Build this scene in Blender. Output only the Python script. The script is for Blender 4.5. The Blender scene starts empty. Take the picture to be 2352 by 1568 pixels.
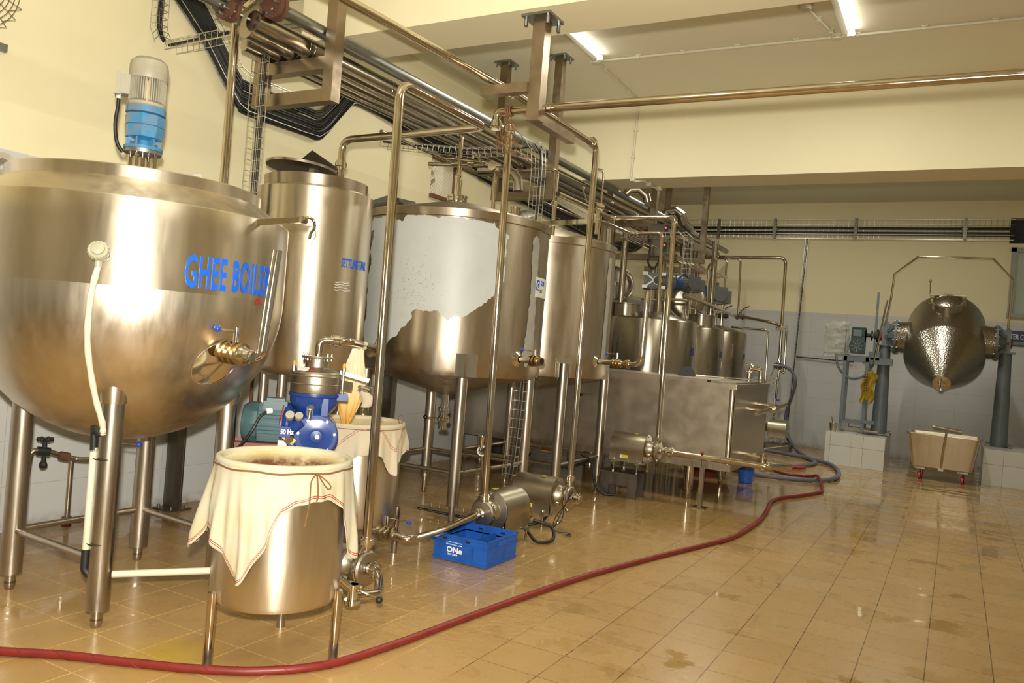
import bpy, bmesh, math, random
from mathutils import Vector, Matrix, Euler
random.seed(7)
PI = math.pi
SC = bpy.context.scene
COL = SC.collection

# ---------------------------------------------------------------- camera
def make_camera():
    F = 1850.0; yaw = math.radians(29.0); roll = math.radians(4.5)
    fw = Vector((-math.sin(yaw), math.cos(yaw), 0))
    r0 = Vector((math.cos(yaw), math.sin(yaw), 0)); u0 = Vector((0, 0, 1))
    R = r0 * math.cos(roll) + u0 * math.sin(roll)
    U = u0 * math.cos(roll) - r0 * math.sin(roll)
    cd = bpy.data.cameras.new('camera'); cd.sensor_width = 36; cd.lens = F / 2352 * 36
    cd.clip_start = 0.05; cd.clip_end = 200
    co = bpy.data.objects.new('camera', cd); COL.objects.link(co)
    m = Matrix((R, U, -fw)).transposed().to_4x4(); m.translation = Vector((0, 0, 1.5))
    co.matrix_world = m
    SC.camera = co
    return R, U, fw
CR, CU, CF = make_camera()

# ---------------------------------------------------------------- light and exposure
SC.view_settings.view_transform = 'Standard'; SC.view_settings.look = 'None'
SC.view_settings.gamma = 1.0; SC.view_settings.use_curve_mapping = False
SC.view_settings.exposure = 0.12
w = bpy.data.worlds.new('World'); SC.world = w; w.use_nodes = True
w.node_tree.nodes['Background'].inputs[0].default_value = (1.0, 0.98, 0.9, 1)
w.node_tree.nodes['Background'].inputs[1].default_value = 1.6      # daylight outside the small window
def lamp(name, kind, loc, energy, col, size=0.1, rot=None, **k):
    ld = bpy.data.lights.new(name, kind); ld.energy = energy; ld.color = col
    if kind == 'AREA': ld.size = size; ld.shape = 'RECTANGLE' if 'sy' in k else 'SQUARE'
    if kind == 'AREA' and 'sy' in k: ld.size_y = k['sy']
    if kind in ('POINT', 'SPOT'): ld.shadow_soft_size = size
    if kind == 'SPOT': ld.spot_size = k['cone']; ld.spot_blend = k['blend']
    lo = bpy.data.objects.new(name, ld); COL.objects.link(lo); lo.location = loc
    if rot is not None: lo.rotation_euler = rot
    return lo
# the photographer's flash, just above the lens
fl_loc = Vector((0, 0, 1.5)) + CU * 0.17 - CF * 0.0 - CR * 0.02
fdir = (CF - CR * 0.24 + CU * 0.20).normalized()
lamp('camera_flash', 'SPOT', fl_loc, 1190, (1.0, 0.95, 0.83), 0.035, fdir.to_track_quat('-Z', 'Y').to_euler(), cone=math.radians(116), blend=0.9)
# ceiling tubes: two in view, the others unseen and added as fill light
TUBES = [(-3.9, -1.2), (-3.37, 7.0), (-1.0, 7.1), (1.4, 7.1), (-2.2, 1.6), (0.6, 1.6), (-3.2, 12.0), (-0.6, 12.0)]
for x, y in TUBES:
    lamp('tube_light_glow', 'AREA', (x, y, 4.40), 22 if y < 4 else (34 if y < 8 else 42), (1.0, 0.98, 0.84), 0.05, (0, 0, 0), sy=1.2)

# ---------------------------------------------------------------- materials
MATS = {}
def nmat(name):
    m = bpy.data.materials.new(name); m.use_nodes = True
    nt = m.node_tree; b = nt.nodes['Principled BSDF']
    MATS[name] = m
    return m, nt, b
def L(nt, a, b): nt.links.new(a, b)
def coords(nt, kind='Object', scale=(1, 1, 1)):
    tc = nt.nodes.new('ShaderNodeTexCoord'); mp = nt.nodes.new('ShaderNodeMapping')
    L(nt, tc.outputs[kind], mp.inputs[0]); mp.inputs['Scale'].default_value = scale
    return mp.outputs[0]
def noise(nt, vec, scale, detail=4, rough=.6):
    n = nt.nodes.new('ShaderNodeTexNoise'); n.inputs['Scale'].default_value = scale
    n.inputs['Detail'].default_value = detail; n.inputs['Roughness'].default_value = rough
    if vec is not None: L(nt, vec, n.inputs['Vector'])
    return n.outputs['Fac']
def ramp(nt, fac, stops):
    r = nt.nodes.new('ShaderNodeValToRGB'); el = r.color_ramp.elements
    while len(el) > 1: el.remove(el[0])
    el[0].position = stops[0][0]; el[0].color = (*stops[0][1], 1)
    for p, c in stops[1:]:
        e = el.new(p); e.color = (*c, 1)
    L(nt, fac, r.inputs[0]); return r.outputs[0]
def maprange(nt, fac, a, b, lo, hi):
    r = nt.nodes.new('ShaderNodeMapRange'); L(nt, fac, r.inputs[0])
    for i, v in enumerate((a, b, lo, hi)): r.inputs[i + 1].default_value = v
    return r.outputs[0]
def mixc(nt, fac, a, b, mode='MIX'):
    n = nt.nodes.new('ShaderNodeMix'); n.data_type = 'RGBA'; n.blend_type = mode
    if hasattr(fac, 'links'): L(nt, fac, n.inputs[0])
    else: n.inputs[0].default_value = fac
    for s, i in ((a, 6), (b, 7)):
        if hasattr(s, 'links'): L(nt, s, n.inputs[i])
        else: n.inputs[i].default_value = (*s, 1)
    return n.outputs[2]
def math_(nt, op, a, b=None):
    n = nt.nodes.new('ShaderNodeMath'); n.operation = op
    for i, s in enumerate((a, b)):
        if s is None: continue
        if hasattr(s, 'links'): L(nt, s, n.inputs[i])
        else: n.inputs[i].default_value = s
    return n.outputs[0]
def bump(nt, b, h, strength, dist=0.01):
    n = nt.nodes.new('ShaderNodeBump'); n.inputs['Strength'].default_value = strength
    n.inputs['Distance'].default_value = dist; L(nt, h, n.inputs['Height']); L(nt, n.outputs[0], b.inputs['Normal'])
def steel(name, col, rough, aniso=0.0, streak=0.06, dirt=0.0, metal=1.0, sc=(3, 3, 0.4), bmp=0.0, dents=0.0):
    m, nt, b = nmat(name)
    b.inputs['Metallic'].default_value = metal
    v = coords(nt, 'Object', sc); f = noise(nt, v, 6, 6)
    v2 = coords(nt, 'Object', (1, 1, 1)); g = noise(nt, v2, 2.3, 5)
    c1 = mixc(nt, maprange(nt, f, .3, .7, 0, 1), tuple(x * .93 for x in col), tuple(min(1, x * 1.05) for x in col))
    if dirt:
        c1 = mixc(nt, maprange(nt, g, .52, .75, 0, dirt), c1, tuple(a * b_ for a, b_ in zip(col, (.42, .33, .22))))
    L(nt, c1, b.inputs['Base Color'])
    L(nt, maprange(nt, f, .3, .7, rough - streak, rough + streak), b.inputs['Roughness'])
    if aniso:
        b.inputs['Anisotropic'].default_value = aniso
        b.inputs['Anisotropic Rotation'].default_value = 0.25
        t = nt.nodes.new('ShaderNodeTangent'); t.direction_type = 'RADIAL'; t.axis = 'Z'
        L(nt, t.outputs[0], b.inputs['Tangent'])
    if dents: bump(nt, b, noise(nt, v2, 3.2, 0), dents, 0.02)
    elif bmp:
        bump(nt, b, noise(nt, coords(nt, 'Object', (60, 60, 2)), 10, 2), bmp, 0.001)
    return m
def paint(name, col, rough=.45, var=.1, coat=0, dirt=None, scale=8, metal=0):
    m, nt, b = nmat(name)
    g = noise(nt, coords(nt, 'Object'), scale, 5)
    lo = dirt if dirt else tuple(x * (1 - var) for x in col)
    c = mixc(nt, maprange(nt, g, .45, .72, 0, 1 if not dirt else .8), col, lo)
    L(nt, c, b.inputs['Base Color']); b.inputs['Roughness'].default_value = rough
    b.inputs['Coat Weight'].default_value = coat; b.inputs['Metallic'].default_value = metal
    return m
def emit(name, col, s):
    m, nt, b = nmat(name)
    b.inputs['Base Color'].default_value = (*col, 1); b.inputs['Emission Color'].default_value = (*col, 1)
    b.inputs['Emission Strength'].default_value = s
    return m
S = (.70, .625, .505)
steel('steel_tank', S, .34, .75, .05, dents=.03)
steel('steel_bowl', S, .33, 0, .05, dents=.06)
steel('steel_vat', (.42, .375, .30), .30, .7, .06, dirt=.2, dents=.05)
steel('steel_old_tank', (.49, .425, .335), .36, .7, .06, dirt=.35, dents=.10)
steel('steel_pipe', (.58, .51, .40), .14, 0, .04)
steel('steel_polished', (.70, .66, .58), .10, 0, .03)
steel('steel_leg', (.46, .41, .34), .33, 0, .08, dirt=.25)
steel('steel_sheet', (.52, .465, .385), .36, 0, .05, sc=(1.2, 1.2, 1.2), dents=.12)
steel('steel_beam', (.35, .28, .205), .36, 0, .08, dirt=.55, sc=(2, 2, 2))
steel('steel_dark', (.22, .20, .17), .42, 0, .08, dirt=.4)
steel('steel_satin', (.46, .41, .33), .36, 0, .03)
steel('steel_pump', (.46, .41, .31), .36, 0, .03)
steel('cladding', (.42, .385, .33), .22, 0, .05, sc=(4, .6, 4), dents=.06)
steel('galvanised', (.33, .35, .345), .42, 0, .10, dirt=.3, sc=(3, 3, 3))
steel('wire', (.62, .62, .58), .35, 0, .05)
steel('rusty_iron', (.16, .075, .045), .7, 0, .1, dirt=.5, metal=.5)
steel('brass', (.60, .47, .28), .26, 0, .06)
m, nt, b = nmat('steel_dimpled')
b.inputs['Metallic'].default_value = 1; b.inputs['Base Color'].default_value = (.34, .31, .26, 1); b.inputs['Roughness'].default_value = .28
vv = nt.nodes.new('ShaderNodeTexVoronoi'); vv.inputs['Scale'].default_value = 48; L(nt, coords(nt), vv.inputs['Vector'])
bump(nt, b, vv.outputs['Distance'], .42, .007)
paint('blue_machine', (.012, .045, .22), .28, .15, .4)
paint('blue_gearbox', (.035, .215, .42), .35, .2, .3, dirt=(.22, .17, .14), scale=14)
paint('blue_fan_cover', (.015, .07, .19), .4)
paint('motor_beige', (.36, .33, .25), .4, .12)
paint('motor_teal', (.045, .10, .115), .4, .12)
paint('motor_green', (.012, .045, .05), .4, .2)
paint('motor_grey', (.085, .087, .085), .45, .2)
paint('grey_paint', (.13, .16, .175), .42, .15)
paint('black_rubber', (.012, .012, .012), .5, .3)
paint('black_cable', (.010, .010, .010), .38, .3)
paint('blue_plastic', (.02, .11, .52), .35, .15)
paint('blue_knob', (.02, .06, .42), .2, .05, .5)
paint('crate_blue', (.012, .10, .46), .42, .25, 0, dirt=(.012, .06, .25), scale=9)
paint('bucket_blue', (.03, .13, .55), .35, .1)
paint('blue_sticker', (.005, .11, .66), .35, .08)
paint('navy_sign', (.04, .05, .17), .45, .1)
paint('white_plastic', (.72, .70, .60), .4, .05)
paint('conduit_white', (.62, .59, .45), .45, .05)
paint('junction_cream', (.38, .37, .26), .4, .1)
paint('pvc_white', (.62, .58, .44), .45, .1)
paint('white_print', (.80, .80, .78), .5, .03)
paint('yellow_sticker', (.75, .62, .04), .5, .05)
paint('orange_plastic', (.65, .30, .05), .4, .1)
paint('red_paint', (.35, .02, .02), .4, .2)
paint('red_wheel', (.55, .03, .03), .4, .1)
paint('red_basin', (.17, .035, .02), .4, .3)
paint('hose_red', (.20, .016, .013), .42, .25, 0, scale=14)
paint('hose_mark', (.13, .014, .018), .5)
paint('hose_grey', (.145, .15, .20), .42, .2)
paint('string_brown', (.20, .09, .035), .9, .3, scale=40)
paint('ochre_letter', (.30, .02, .02), .6)
paint('yellow_sack', (.42, .27, .02), .6, .4, scale=6)
paint('gum_residue', (.55, .53, .47), .6, .2)
emit('tube_emission', (1.0, 1.0, .90), 9)
emit('red_led', (1.0, .05, .05), 3)
# cloths
def cloth_mat(name, base, stain, sscale, amount, brown=None):
    m, nt, b = nmat(name)
    v = coords(nt); g = noise(nt, v, sscale, 6)
    c = mixc(nt, maprange(nt, g, .42, .72, 0, amount), base, stain)
    if brown:
        geo = nt.nodes.new('ShaderNodeSeparateXYZ'); L(nt, v, geo.inputs[0])
        h = maprange(nt, geo.outputs[2], brown[1], brown[2], 1, 0)
        sp = noise(nt, v, 40, 8, .75); lo = noise(nt, v, 7, 4)
        mk = math_(nt, 'MULTIPLY', h, maprange(nt, math_(nt, 'ADD', math_(nt, 'MULTIPLY', sp, .55), math_(nt, 'MULTIPLY', lo, .6)), .40, .60, .25, 1))
        c = mixc(nt, mk, c, brown[0])
    L(nt, c, b.inputs['Base Color']); b.inputs['Roughness'].default_value = .9
    b.inputs['Subsurface Weight'].default_value = .08; b.inputs['Subsurface Radius'].default_value = (.02, .02, .015)
    bump(nt, b, noise(nt, coords(nt, 'Object', (1, 1, .4)), 90, 3), .12, .003)
cloth_mat('filter_cloth', (.50, .465, .36), (.45, .37, .16), 3.5, .8)
cloth_mat('filter_cloth_plain', (.56, .49, .36), (.50, .41, .25), 4, .6)
cloth_mat('cloth_sediment', (.55, .47, .27), (.45, .30, .09), 6, .8, ((.11, .032, .008), -.050, -.016))
cloth_mat('cloth_inside_clean', (.54, .44, .26), (.48, .37, .18), 6, .6)
m, nt, b = nmat('filter_bag')
geo = nt.nodes.new('ShaderNodeSeparateXYZ'); L(nt, coords(nt), geo.inputs[0])
c = ramp(nt, maprange(nt, geo.outputs[2], -.58, 0, 0, 1), [(0, (.45, .17, .01)), (.12, (.55, .25, .03)), (.38, (.66, .47, .16)), (.62, (.70, .60, .36)), (1, (.72, .66, .48))])
L(nt, c, b.inputs['Base Color']); b.inputs['Roughness'].default_value = .55
bump(nt, b, noise(nt, coords(nt, 'Object', (1, 1, .15)), 22, 3), .22, .01)
paint('bag_tip', (.70, .42, .02), .4)
paint('peeling_film', (.52, .54, .52), .42, .05)
paint('film_strip', (.40, .38, .33), .35, .2)
# plastic wrap
m, nt, b = nmat('plastic_wrap')
b.inputs['Base Color'].default_value = (.75, .75, .68, 1); b.inputs['Roughness'].default_value = .12
b.inputs['Alpha'].default_value = .30
bump(nt, b, noise(nt, coords(nt), 9, 5), .8, .03)
# glass
m, nt, b = nmat('window_glass'); b.inputs['Base Color'].default_value = (.6, .65, .6, 1)
b.inputs['Roughness'].default_value = .05; b.inputs['Alpha'].default_value = .35
# brown/green leaves outside
paint('leaf_green', (.10, .20, .04), .6, .5, scale=20)
paint('outside_wall', (.75, .66, .52), .8, .1)
paint('window_frame_brown', (.20, .09, .05), .6, .2)
paint('window_frame_grey', (.34, .34, .30), .5, .1)
paint('opening_shade', (.05, .055, .06), .8, .2)  # the dark inside the end wall opening, put into colour
paint('room_beyond', (.16, .18, .13), .7, .4, scale=3)

# walls: cream paint above 2.46 m, white glazed tiles below
def wall_mat(name, ax):
    m, nt, b = nmat(name)
    v = coords(nt); s = nt.nodes.new('ShaderNodeSeparateXYZ'); L(nt, v, s.inputs[0])
    low = math_(nt, 'LESS_THAN', s.outputs[2], 2.46)
    cmb = nt.nodes.new('ShaderNodeCombineXYZ'); L(nt, s.outputs[ax], cmb.inputs[0]); L(nt, s.outputs[2], cmb.inputs[1])
    br = nt.nodes.new('ShaderNodeTexBrick'); L(nt, cmb.outputs[0], br.inputs['Vector'])
    br.offset = 0; br.inputs['Scale'].default_value = 1; br.inputs['Brick Width'].default_value = .60; br.inputs['Row Height'].default_value = .30
    br.inputs['Mortar Size'].default_value = .0022; br.inputs['Mortar Smooth'].default_value = .1
    br.inputs['Color1'].default_value = (.56, .565, .555, 1); br.inputs['Color2'].default_value = (.54, .55, .54, 1)
    br.inputs['Mortar'].default_value = (.42, .41, .37, 1)
    g = noise(nt, v, 2.2, 5)
    dirtband = math_(nt, 'MULTIPLY', maprange(nt, s.outputs[2], 0, .10, 1, 0), maprange(nt, noise(nt, v, 14, 5), .35, .6, 0, 1))
    tile = mixc(nt, math_(nt, 'MULTIPLY', dirtband, .7), br.outputs['Color'], (.22, .15, .07))
    cream = mixc(nt, maprange(nt, g, .4, .75, 0, .35), (.82, .74, .49), (.76, .68, .44))
    c = mixc(nt, low, cream, tile)
    L(nt, c, b.inputs['Base Color'])
    L(nt, maprange(nt, low, 0, 1, .75, .27), b.inputs['Roughness'])
    bump(nt, b, g, .04, .02)
wall_mat('wall_side_paint', 1); wall_mat('wall_end_paint', 0)
m, nt, b = nmat('beam_paint')
g = noise(nt, coords(nt), 2, 5); L(nt, mixc(nt, maprange(nt, g, .4, .7, 0, .3), (.76, .695, .48), (.72, .65, .44)), b.inputs['Base Color']); b.inputs['Roughness'].default_value = .75
m, nt, b = nmat('ceiling_paint')
g = noise(nt, coords(nt), 1.2, 4); L(nt, mixc(nt, maprange(nt, g, .4, .7, 0, .4), (.80, .76, .60), (.76, .72, .56)), b.inputs['Base Color']); b.inputs['Roughness'].default_value = .7
m, nt, b = nmat('plinth_tile')
v = coords(nt); s = nt.nodes.new('ShaderNodeSeparateXYZ'); L(nt, v, s.inputs[0])
cmb = nt.nodes.new('ShaderNodeCombineXYZ'); L(nt, math_(nt, 'ADD', s.outputs[0], s.outputs[1]), cmb.inputs[0]); L(nt, s.outputs[2], cmb.inputs[1])
br = nt.nodes.new('ShaderNodeTexBrick'); L(nt, cmb.outputs[0], br.inputs['Vector']); br.offset = 0
br.inputs['Scale'].default_value = 1; br.inputs['Brick Width'].default_value = .45; br.inputs['Row Height'].default_value = .3; br.inputs['Mortar Size'].default_value = .003
br.inputs['Color1'].default_value = (.66, .66, .61, 1); br.inputs['Color2'].default_value = (.62, .62, .575, 1); br.inputs['Mortar'].default_value = (.33, .29, .2, 1)
L(nt, br.outputs['Color'], b.inputs['Base Color']); b.inputs['Roughness'].default_value = .18

# floor: 30 cm tan tiles, ochre and dark joints, wet film and puddles
m, nt, b = nmat('floor_tile')
v = coords(nt); s = nt.nodes.new('ShaderNodeSeparateXYZ'); L(nt, v, s.inputs[0])
def line(axis, off):
    t = math_(nt, 'FRACT', math_(nt, 'DIVIDE', math_(nt, 'ADD', s.outputs[axis], off), .305))
    d = math_(nt, 'ABSOLUTE', math_(nt, 'SUBTRACT', t, .5))
    return math_(nt, 'GREATER_THAN', d, .4915)
wob = noise(nt, v, 30, 3)
joint = math_(nt, 'MAXIMUM', line(0, .041 + 6.1), math_(nt, 'MULTIPLY', line(1, .06 + 6.1), .75))
tid = nt.nodes.new('ShaderNodeTexWhiteNoise'); tid.noise_dimensions = '2D'
cm = nt.nodes.new('ShaderNodeCombineXYZ')
for i, off in ((0, 6.141), (1, 6.16)): L(nt, math_(nt, 'FLOOR', math_(nt, 'DIVIDE', math_(nt, 'ADD', s.outputs[i], off), .305)), cm.inputs[i])
L(nt, cm.outputs[0], tid.inputs[0])
base = mixc(nt, tid.outputs[0], (.41, .255, .095), (.45, .285, .112))
veins = noise(nt, coords(nt, 'Object', (1.0, 5, 1)), 9, 7, .7)
base = mixc(nt, maprange(nt, veins, .60, .72, 0, .35), base, (.30, .20, .10))
base = mixc(nt, maprange(nt, noise(nt, coords(nt, 'Object', (6, 1.5, 1)), 16, 5, .7), .64, .72, 0, .35), base, (.62, .52, .34))
big = noise(nt, v, 1.1, 5)
base = mixc(nt, maprange(nt, big, .45, .75, 0, .30), base, (.34, .22, .10))
jc = mixc(nt, maprange(nt, math_(nt, 'ADD', s.outputs[0], math_(nt, 'MULTIPLY', noise(nt, v, 2.5, 3), 1.2)), -1.9, -1.2, 0, 1), (.82, .56, .22), (.06, .024, .009))
jfac = math_(nt, 'MULTIPLY', joint, math_(nt, 'MULTIPLY', maprange(nt, wob, .35, .6, .45, 1), maprange(nt, noise(nt, v, 4.5, 4), .34, .50, .55, 1)))
base = mixc(nt, jfac, base, jc)
# rusty grime under the boiler along the left wall, yellow stain by the tub
def blob(cx, cy, r0, r1, sx=1., sy=1.):
    dx = math_(nt, 'MULTIPLY', math_(nt, 'SUBTRACT', s.outputs[0], cx), sx); dy = math_(nt, 'MULTIPLY', math_(nt, 'SUBTRACT', s.outputs[1], cy), sy)
    d = math_(nt, 'SQRT', math_(nt, 'ADD', math_(nt, 'MULTIPLY', dx, dx), math_(nt, 'MULTIPLY', dy, dy)))
    n = math_(nt, 'MULTIPLY', math_(nt, 'SUBTRACT', noise(nt, v, 8, 5), .5), r1 * 1.4)
    return maprange(nt, math_(nt, 'ADD', d, n), r0, r1, 1, 0)
wetd = math_(nt, 'MULTIPLY', maprange(nt, noise(nt, coords(nt, 'Object', (.8, 3.5, 1)), 2.4, 6, .6), .50, .53, 0, 1), maprange(nt, s.outputs[1], 6.5, 10.5, 0, .45))
base = mixc(nt, wetd, base, (.22, .15, .075))
base = mixc(nt, math_(nt, 'MULTIPLY', blob(-5.2, 3.4, .3, 1.0, 1, .35), .55), base, (.20, .115, .055))
base = mixc(nt, math_(nt, 'MULTIPLY', blob(-2.95, 2.42, .03, .26), .7), base, (.50, .33, .03))
speck = noise(nt, v, 55, 4, .8)
base = mixc(nt, math_(nt, 'MULTIPLY', math_(nt, 'GREATER_THAN', speck, .70), blob(-2.1, 3.0, .2, .9)), base, (.16, .06, .02))
L(nt, base, b.inputs['Base Color'])
film = noise(nt, coords(nt, 'Object', (1, 1, 1)), 1.7, 6, .62)
pud = math_(nt, 'MAXIMUM', math_(nt, 'MAXIMUM', maprange(nt, film, .56, .60, 0, 1), math_(nt, 'MULTIPLY', maprange(nt, noise(nt, coords(nt, 'Object', (.8, 3.5, 1)), 2.4, 6, .6), .50, .53, 0, 1), maprange(nt, s.outputs[1], 7.5, 10.5, 0, 1))), math_(nt, 'MAXIMUM', blob(-3.0, 4.6, .7, 1.1), blob(-2.6, 8.6, 1.2, 2.6)))
dry = maprange(nt, noise(nt, v, 12, 6), .3, .7, .24, .36)
mx = nt.nodes.new('ShaderNodeMix'); L(nt, pud, mx.inputs[0]); L(nt, dry, mx.inputs[2]); mx.inputs[3].default_value = .05
L(nt, mx.outputs[0], b.inputs['Roughness'])
L(nt, maprange(nt, pud, 0, 1, .04, .5), b.inputs['Coat Weight']); b.inputs['Coat Roughness'].default_value = .05; b.inputs['Specular IOR Level'].default_value = .40
rip = math_(nt, 'MULTIPLY', noise(nt, coords(nt, 'Object', (1, 1, 1)), 26, 4, .6), math_(nt, 'ADD', .10, math_(nt, 'MULTIPLY', blob(-2.85, 4.1, .45, 1.1), 2.4)))
hh = math_(nt, 'ADD', rip, math_(nt, 'MULTIPLY', math_(nt, 'SUBTRACT', 1, joint), .05))
bump(nt, b, hh, .17, .02)

# ---------------------------------------------------------------- mesh helpers
def fil(pts, r, n=8):
    """path with rounded corners"""
    P = [Vector(p) for p in pts]; out = [P[0]]
    for i in range(1, len(P) - 1):
        a, b_, c = P[i - 1], P[i], P[i + 1]; u = (a - b_); v = (c - b_)
        lu, lv = u.length, v.length; u.normalize(); v.normalize()
        ang = u.angle(v, PI)
        if ang > PI - .02: out.append(b_); continue
        t = min(r / math.tan(ang / 2), lu * .48, lv * .48)
        p0 = b_ + u * t; p1 = b_ + v * t
        for k in range(n + 1):
            s_ = k / n
            out.append(p0 * (1 - s_) ** 2 + b_ * 2 * s_ * (1 - s_) + p1 * s_ ** 2)
    out.append(P[-1]); return out
def spline(pts, n=8):
    P = [Vector(p) for p in pts]; out = []
    for i in range(len(P) - 1):
        p0 = P[max(i - 1, 0)]; p1 = P[i]; p2 = P[i + 1]; p3 = P[min(i + 2, len(P) - 1)]
        for k in range(n):
            t = k / n
            out.append(.5 * ((2 * p1) + (p2 - p0) * t + (2 * p0 - 5 * p1 + 4 * p2 - p3) * t * t + (3 * p1 - p0 - 3 * p2 + p3) * t ** 3))
    out.append(P[-1]); return out
def basis(d):
    d = Vector(d).normalized(); a = Vector((0, 0, 1)) if abs(d.z) < .9 else Vector((1, 0, 0))
    x = a.cross(d).normalized(); y = d.cross(x).normalized(); return x, y, d
class MB:
    def __init__(s): s.v = []; s.f = []
    def quadgrid(s, rings, close_u=True, cap0=False, cap1=False, flip=False):
        base = len(s.v); n = len(rings[0])
        for r in rings: s.v += [tuple(p) for p in r]
        for i in range(len(rings) - 1):
            for j in range(n if close_u else n - 1):
                a = base + i * n + j; b_ = base + i * n + (j + 1) % n
                f = (a, b_, b_ + n, a + n); s.f.append(f[::-1] if flip else f)
        if cap0: s.f.append(tuple(base + j for j in range(n))[::-1])
        if cap1: s.f.append(tuple(base + (len(rings) - 1) * n + j for j in range(n)))
        return s
    def box(s, c, d, rot=None, taper=None):
        c = Vector(c); hx, hy, hz = d[0] / 2, d[1] / 2, d[2] / 2; base = len(s.v)
        for z in (-1, 1):
            k = taper if (taper and z < 0) else 1
            for x, y in ((-1, -1), (1, -1), (1, 1), (-1, 1)):
                p = Vector((x * hx * k, y * hy * k, z * hz))
                if rot is not None: p = rot @ p
                s.v.append(tuple(c + p))
        for f in ((3, 2, 1, 0), (4, 5, 6, 7), (0, 1, 5, 4), (1, 2, 6, 5), (2, 3, 7, 6), (3, 0, 4, 7)): s.f.append(tuple(base + i for i in f))
        return s
    def bar(s, a, b_, w, h, up=(0, 0, 1)):
        a = Vector(a); b_ = Vector(b_); d = (b_ - a); ln = d.length; d.normalize()
        u = Vector(up); x = d.cross(u)
        if x.length < .01: x = d.cross(Vector((0, 1, 0)))
        x.normalize(); u = x.cross(d)
        m = Matrix((x, d, u)).transposed()
        return s.box((a + b_) / 2, (w, ln, h), m)
    def lathe(s, prof, c=(0, 0, 0), axis=(0, 0, 1), seg=32, a0=0, a1=2 * PI, cap0=False, cap1=False):
        c = Vector(c); x, y, d = basis(axis) if tuple(axis) != (0, 0, 1) else (Vector((1, 0, 0)), Vector((0, 1, 0)), Vector((0, 0, 1)))
        full = abs(a1 - a0 - 2 * PI) < 1e-6; n = seg if full else seg + 1
        rings = [[c + d * z + (x * math.cos(a0 + (a1 - a0) * j / seg) + y * math.sin(a0 + (a1 - a0) * j / seg)) * r for j in range(n)] for r, z in prof]
        return s.quadgrid(rings, full, cap0, cap1)
    def cyl(s, p0, p1, r, r1=None, seg=20):
        p0 = Vector(p0); p1 = Vector(p1); d = p1 - p0
        return s.lathe([(r, 0), (r if r1 is None else r1, d.length)], p0, tuple(d.normalized()) if d.x or d.y else ((0, 0, 1) if d.z > 0 else (1e-9, 0, -1)), seg, cap0=True, cap1=True)
    def tube(s, path, r, seg=12, caps=True):
        P = [Vector(p) for p in path]; rings = []
        t = (P[1] - P[0]).normalized(); x, y, _ = basis(t)
        for i, p in enumerate(P):
            if i == 0: t2 = (P[1] - P[0])
            elif i == len(P) - 1: t2 = P[-1] - P[-2]
            else: t2 = (P[i + 1] - P[i]).normalized() + (P[i] - P[i - 1]).normalized()
            if t2.length < 1e-9: t2 = t
            t2 = t2.normalized(); q = t.rotation_difference(t2); x = q @ x; y = q @ y; t = t2
            rr = r(i / (len(P) - 1)) if callable(r) else r
            rings.append([p + (x * math.cos(2 * PI * j / seg) + y * math.sin(2 * PI * j / seg)) * rr for j in range(seg)])
        return s.quadgrid(rings, True, caps, caps)
    def sphere(s, c, r, seg=16, sc=(1, 1, 1)):
        c = Vector(c); n = seg // 2; rings = []
        for i in range(n + 1):
            th = PI * (i + .0001) / (n + .0002); rings.append([c + Vector((math.cos(2 * PI * j / seg) * math.sin(th) * r * sc[0], math.sin(2 * PI * j / seg) * math.sin(th) * r * sc[1], -math.cos(th) * r * sc[2])) for j in range(seg)])
        return s.quadgrid(rings, True, True, True)
    def prism(s, poly, a, b_, M=None):
        """2-D polygon (x,z) extruded along local y from a to b"""
        base = len(s.v); n = len(poly)
        for yy in (a, b_):
            for px, pz in poly:
                p = Vector((px, yy, pz)); s.v.append(tuple(M @ p if M is not None else p))
        s.f.append(tuple(range(base, base + n))); s.f.append(tuple(range(base + 2 * n - 1, base + n - 1, -1)))
        for i in range(n):
            j = (i + 1) % n; s.f.append((base + i, base + n + i, base + n + j, base + j))
        return s
    def xf(s, M, start=0):
        for i in range(start, len(s.v)): s.v[i] = tuple(M @ Vector(s.v[i]))
        return s

WL = {}
def thing(name, label, cat, loc=(0, 0, 0), group=None, rz=0.0):
    o = bpy.data.objects.new(name, None); COL.objects.link(o); o.location = loc; o.rotation_euler = (0, 0, rz)
    o.empty_display_size = .1
    o['label'] = label; o['category'] = cat
    if group: o['group'] = group
    WL[o.name] = Vector(loc); return o
def mesh_obj(name, mb, mat, parent=None, local=False, angle=35, origin=None):
    me = bpy.data.meshes.new(name)
    off = Vector((0, 0, 0))
    if parent is not None and not local: off = WL[parent.name]
    if parent is None and origin is not None: off = Vector(origin)
    me.from_pydata([tuple(Vector(p) - off) for p in mb.v], [], mb.f)
    me.materials.append(MATS[mat] if isinstance(mat, str) else mat)
    bm = bmesh.new(); bm.from_mesh(me); bmesh.ops.recalc_face_normals(bm, faces=bm.faces); bm.to_mesh(me); bm.free()
    me.polygons.foreach_set('use_smooth', [True] * len(me.polygons))
    me.set_sharp_from_angle(angle=math.radians(angle)); me.update()
    o = bpy.data.objects.new(name, me); COL.objects.link(o)
    if parent is not None: o.parent = parent; WL[o.name] = off
    else:
        o.location = off; WL[o.name] = off
    return o
def part(parent, name, mb, mat, label=None, local=False, angle=35):
    o = mesh_obj(name, mb, mat, parent, local or bool(parent.get('_l')), angle)
    if parent.get('_l'): o['_l'] = 1
    if label: o['label'] = label
    return o
def solo(name, mb, mat, label, cat, group=None, origin=None, angle=35):
    if origin is None:
        xs, ys, zs = zip(*mb.v); origin = ((min(xs) + max(xs)) / 2, (min(ys) + max(ys)) / 2, min(zs))
    o = mesh_obj(name, mb, mat, origin=origin, angle=angle); o['label'] = label; o['category'] = cat
    if group: o['group'] = group
    return o
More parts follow.
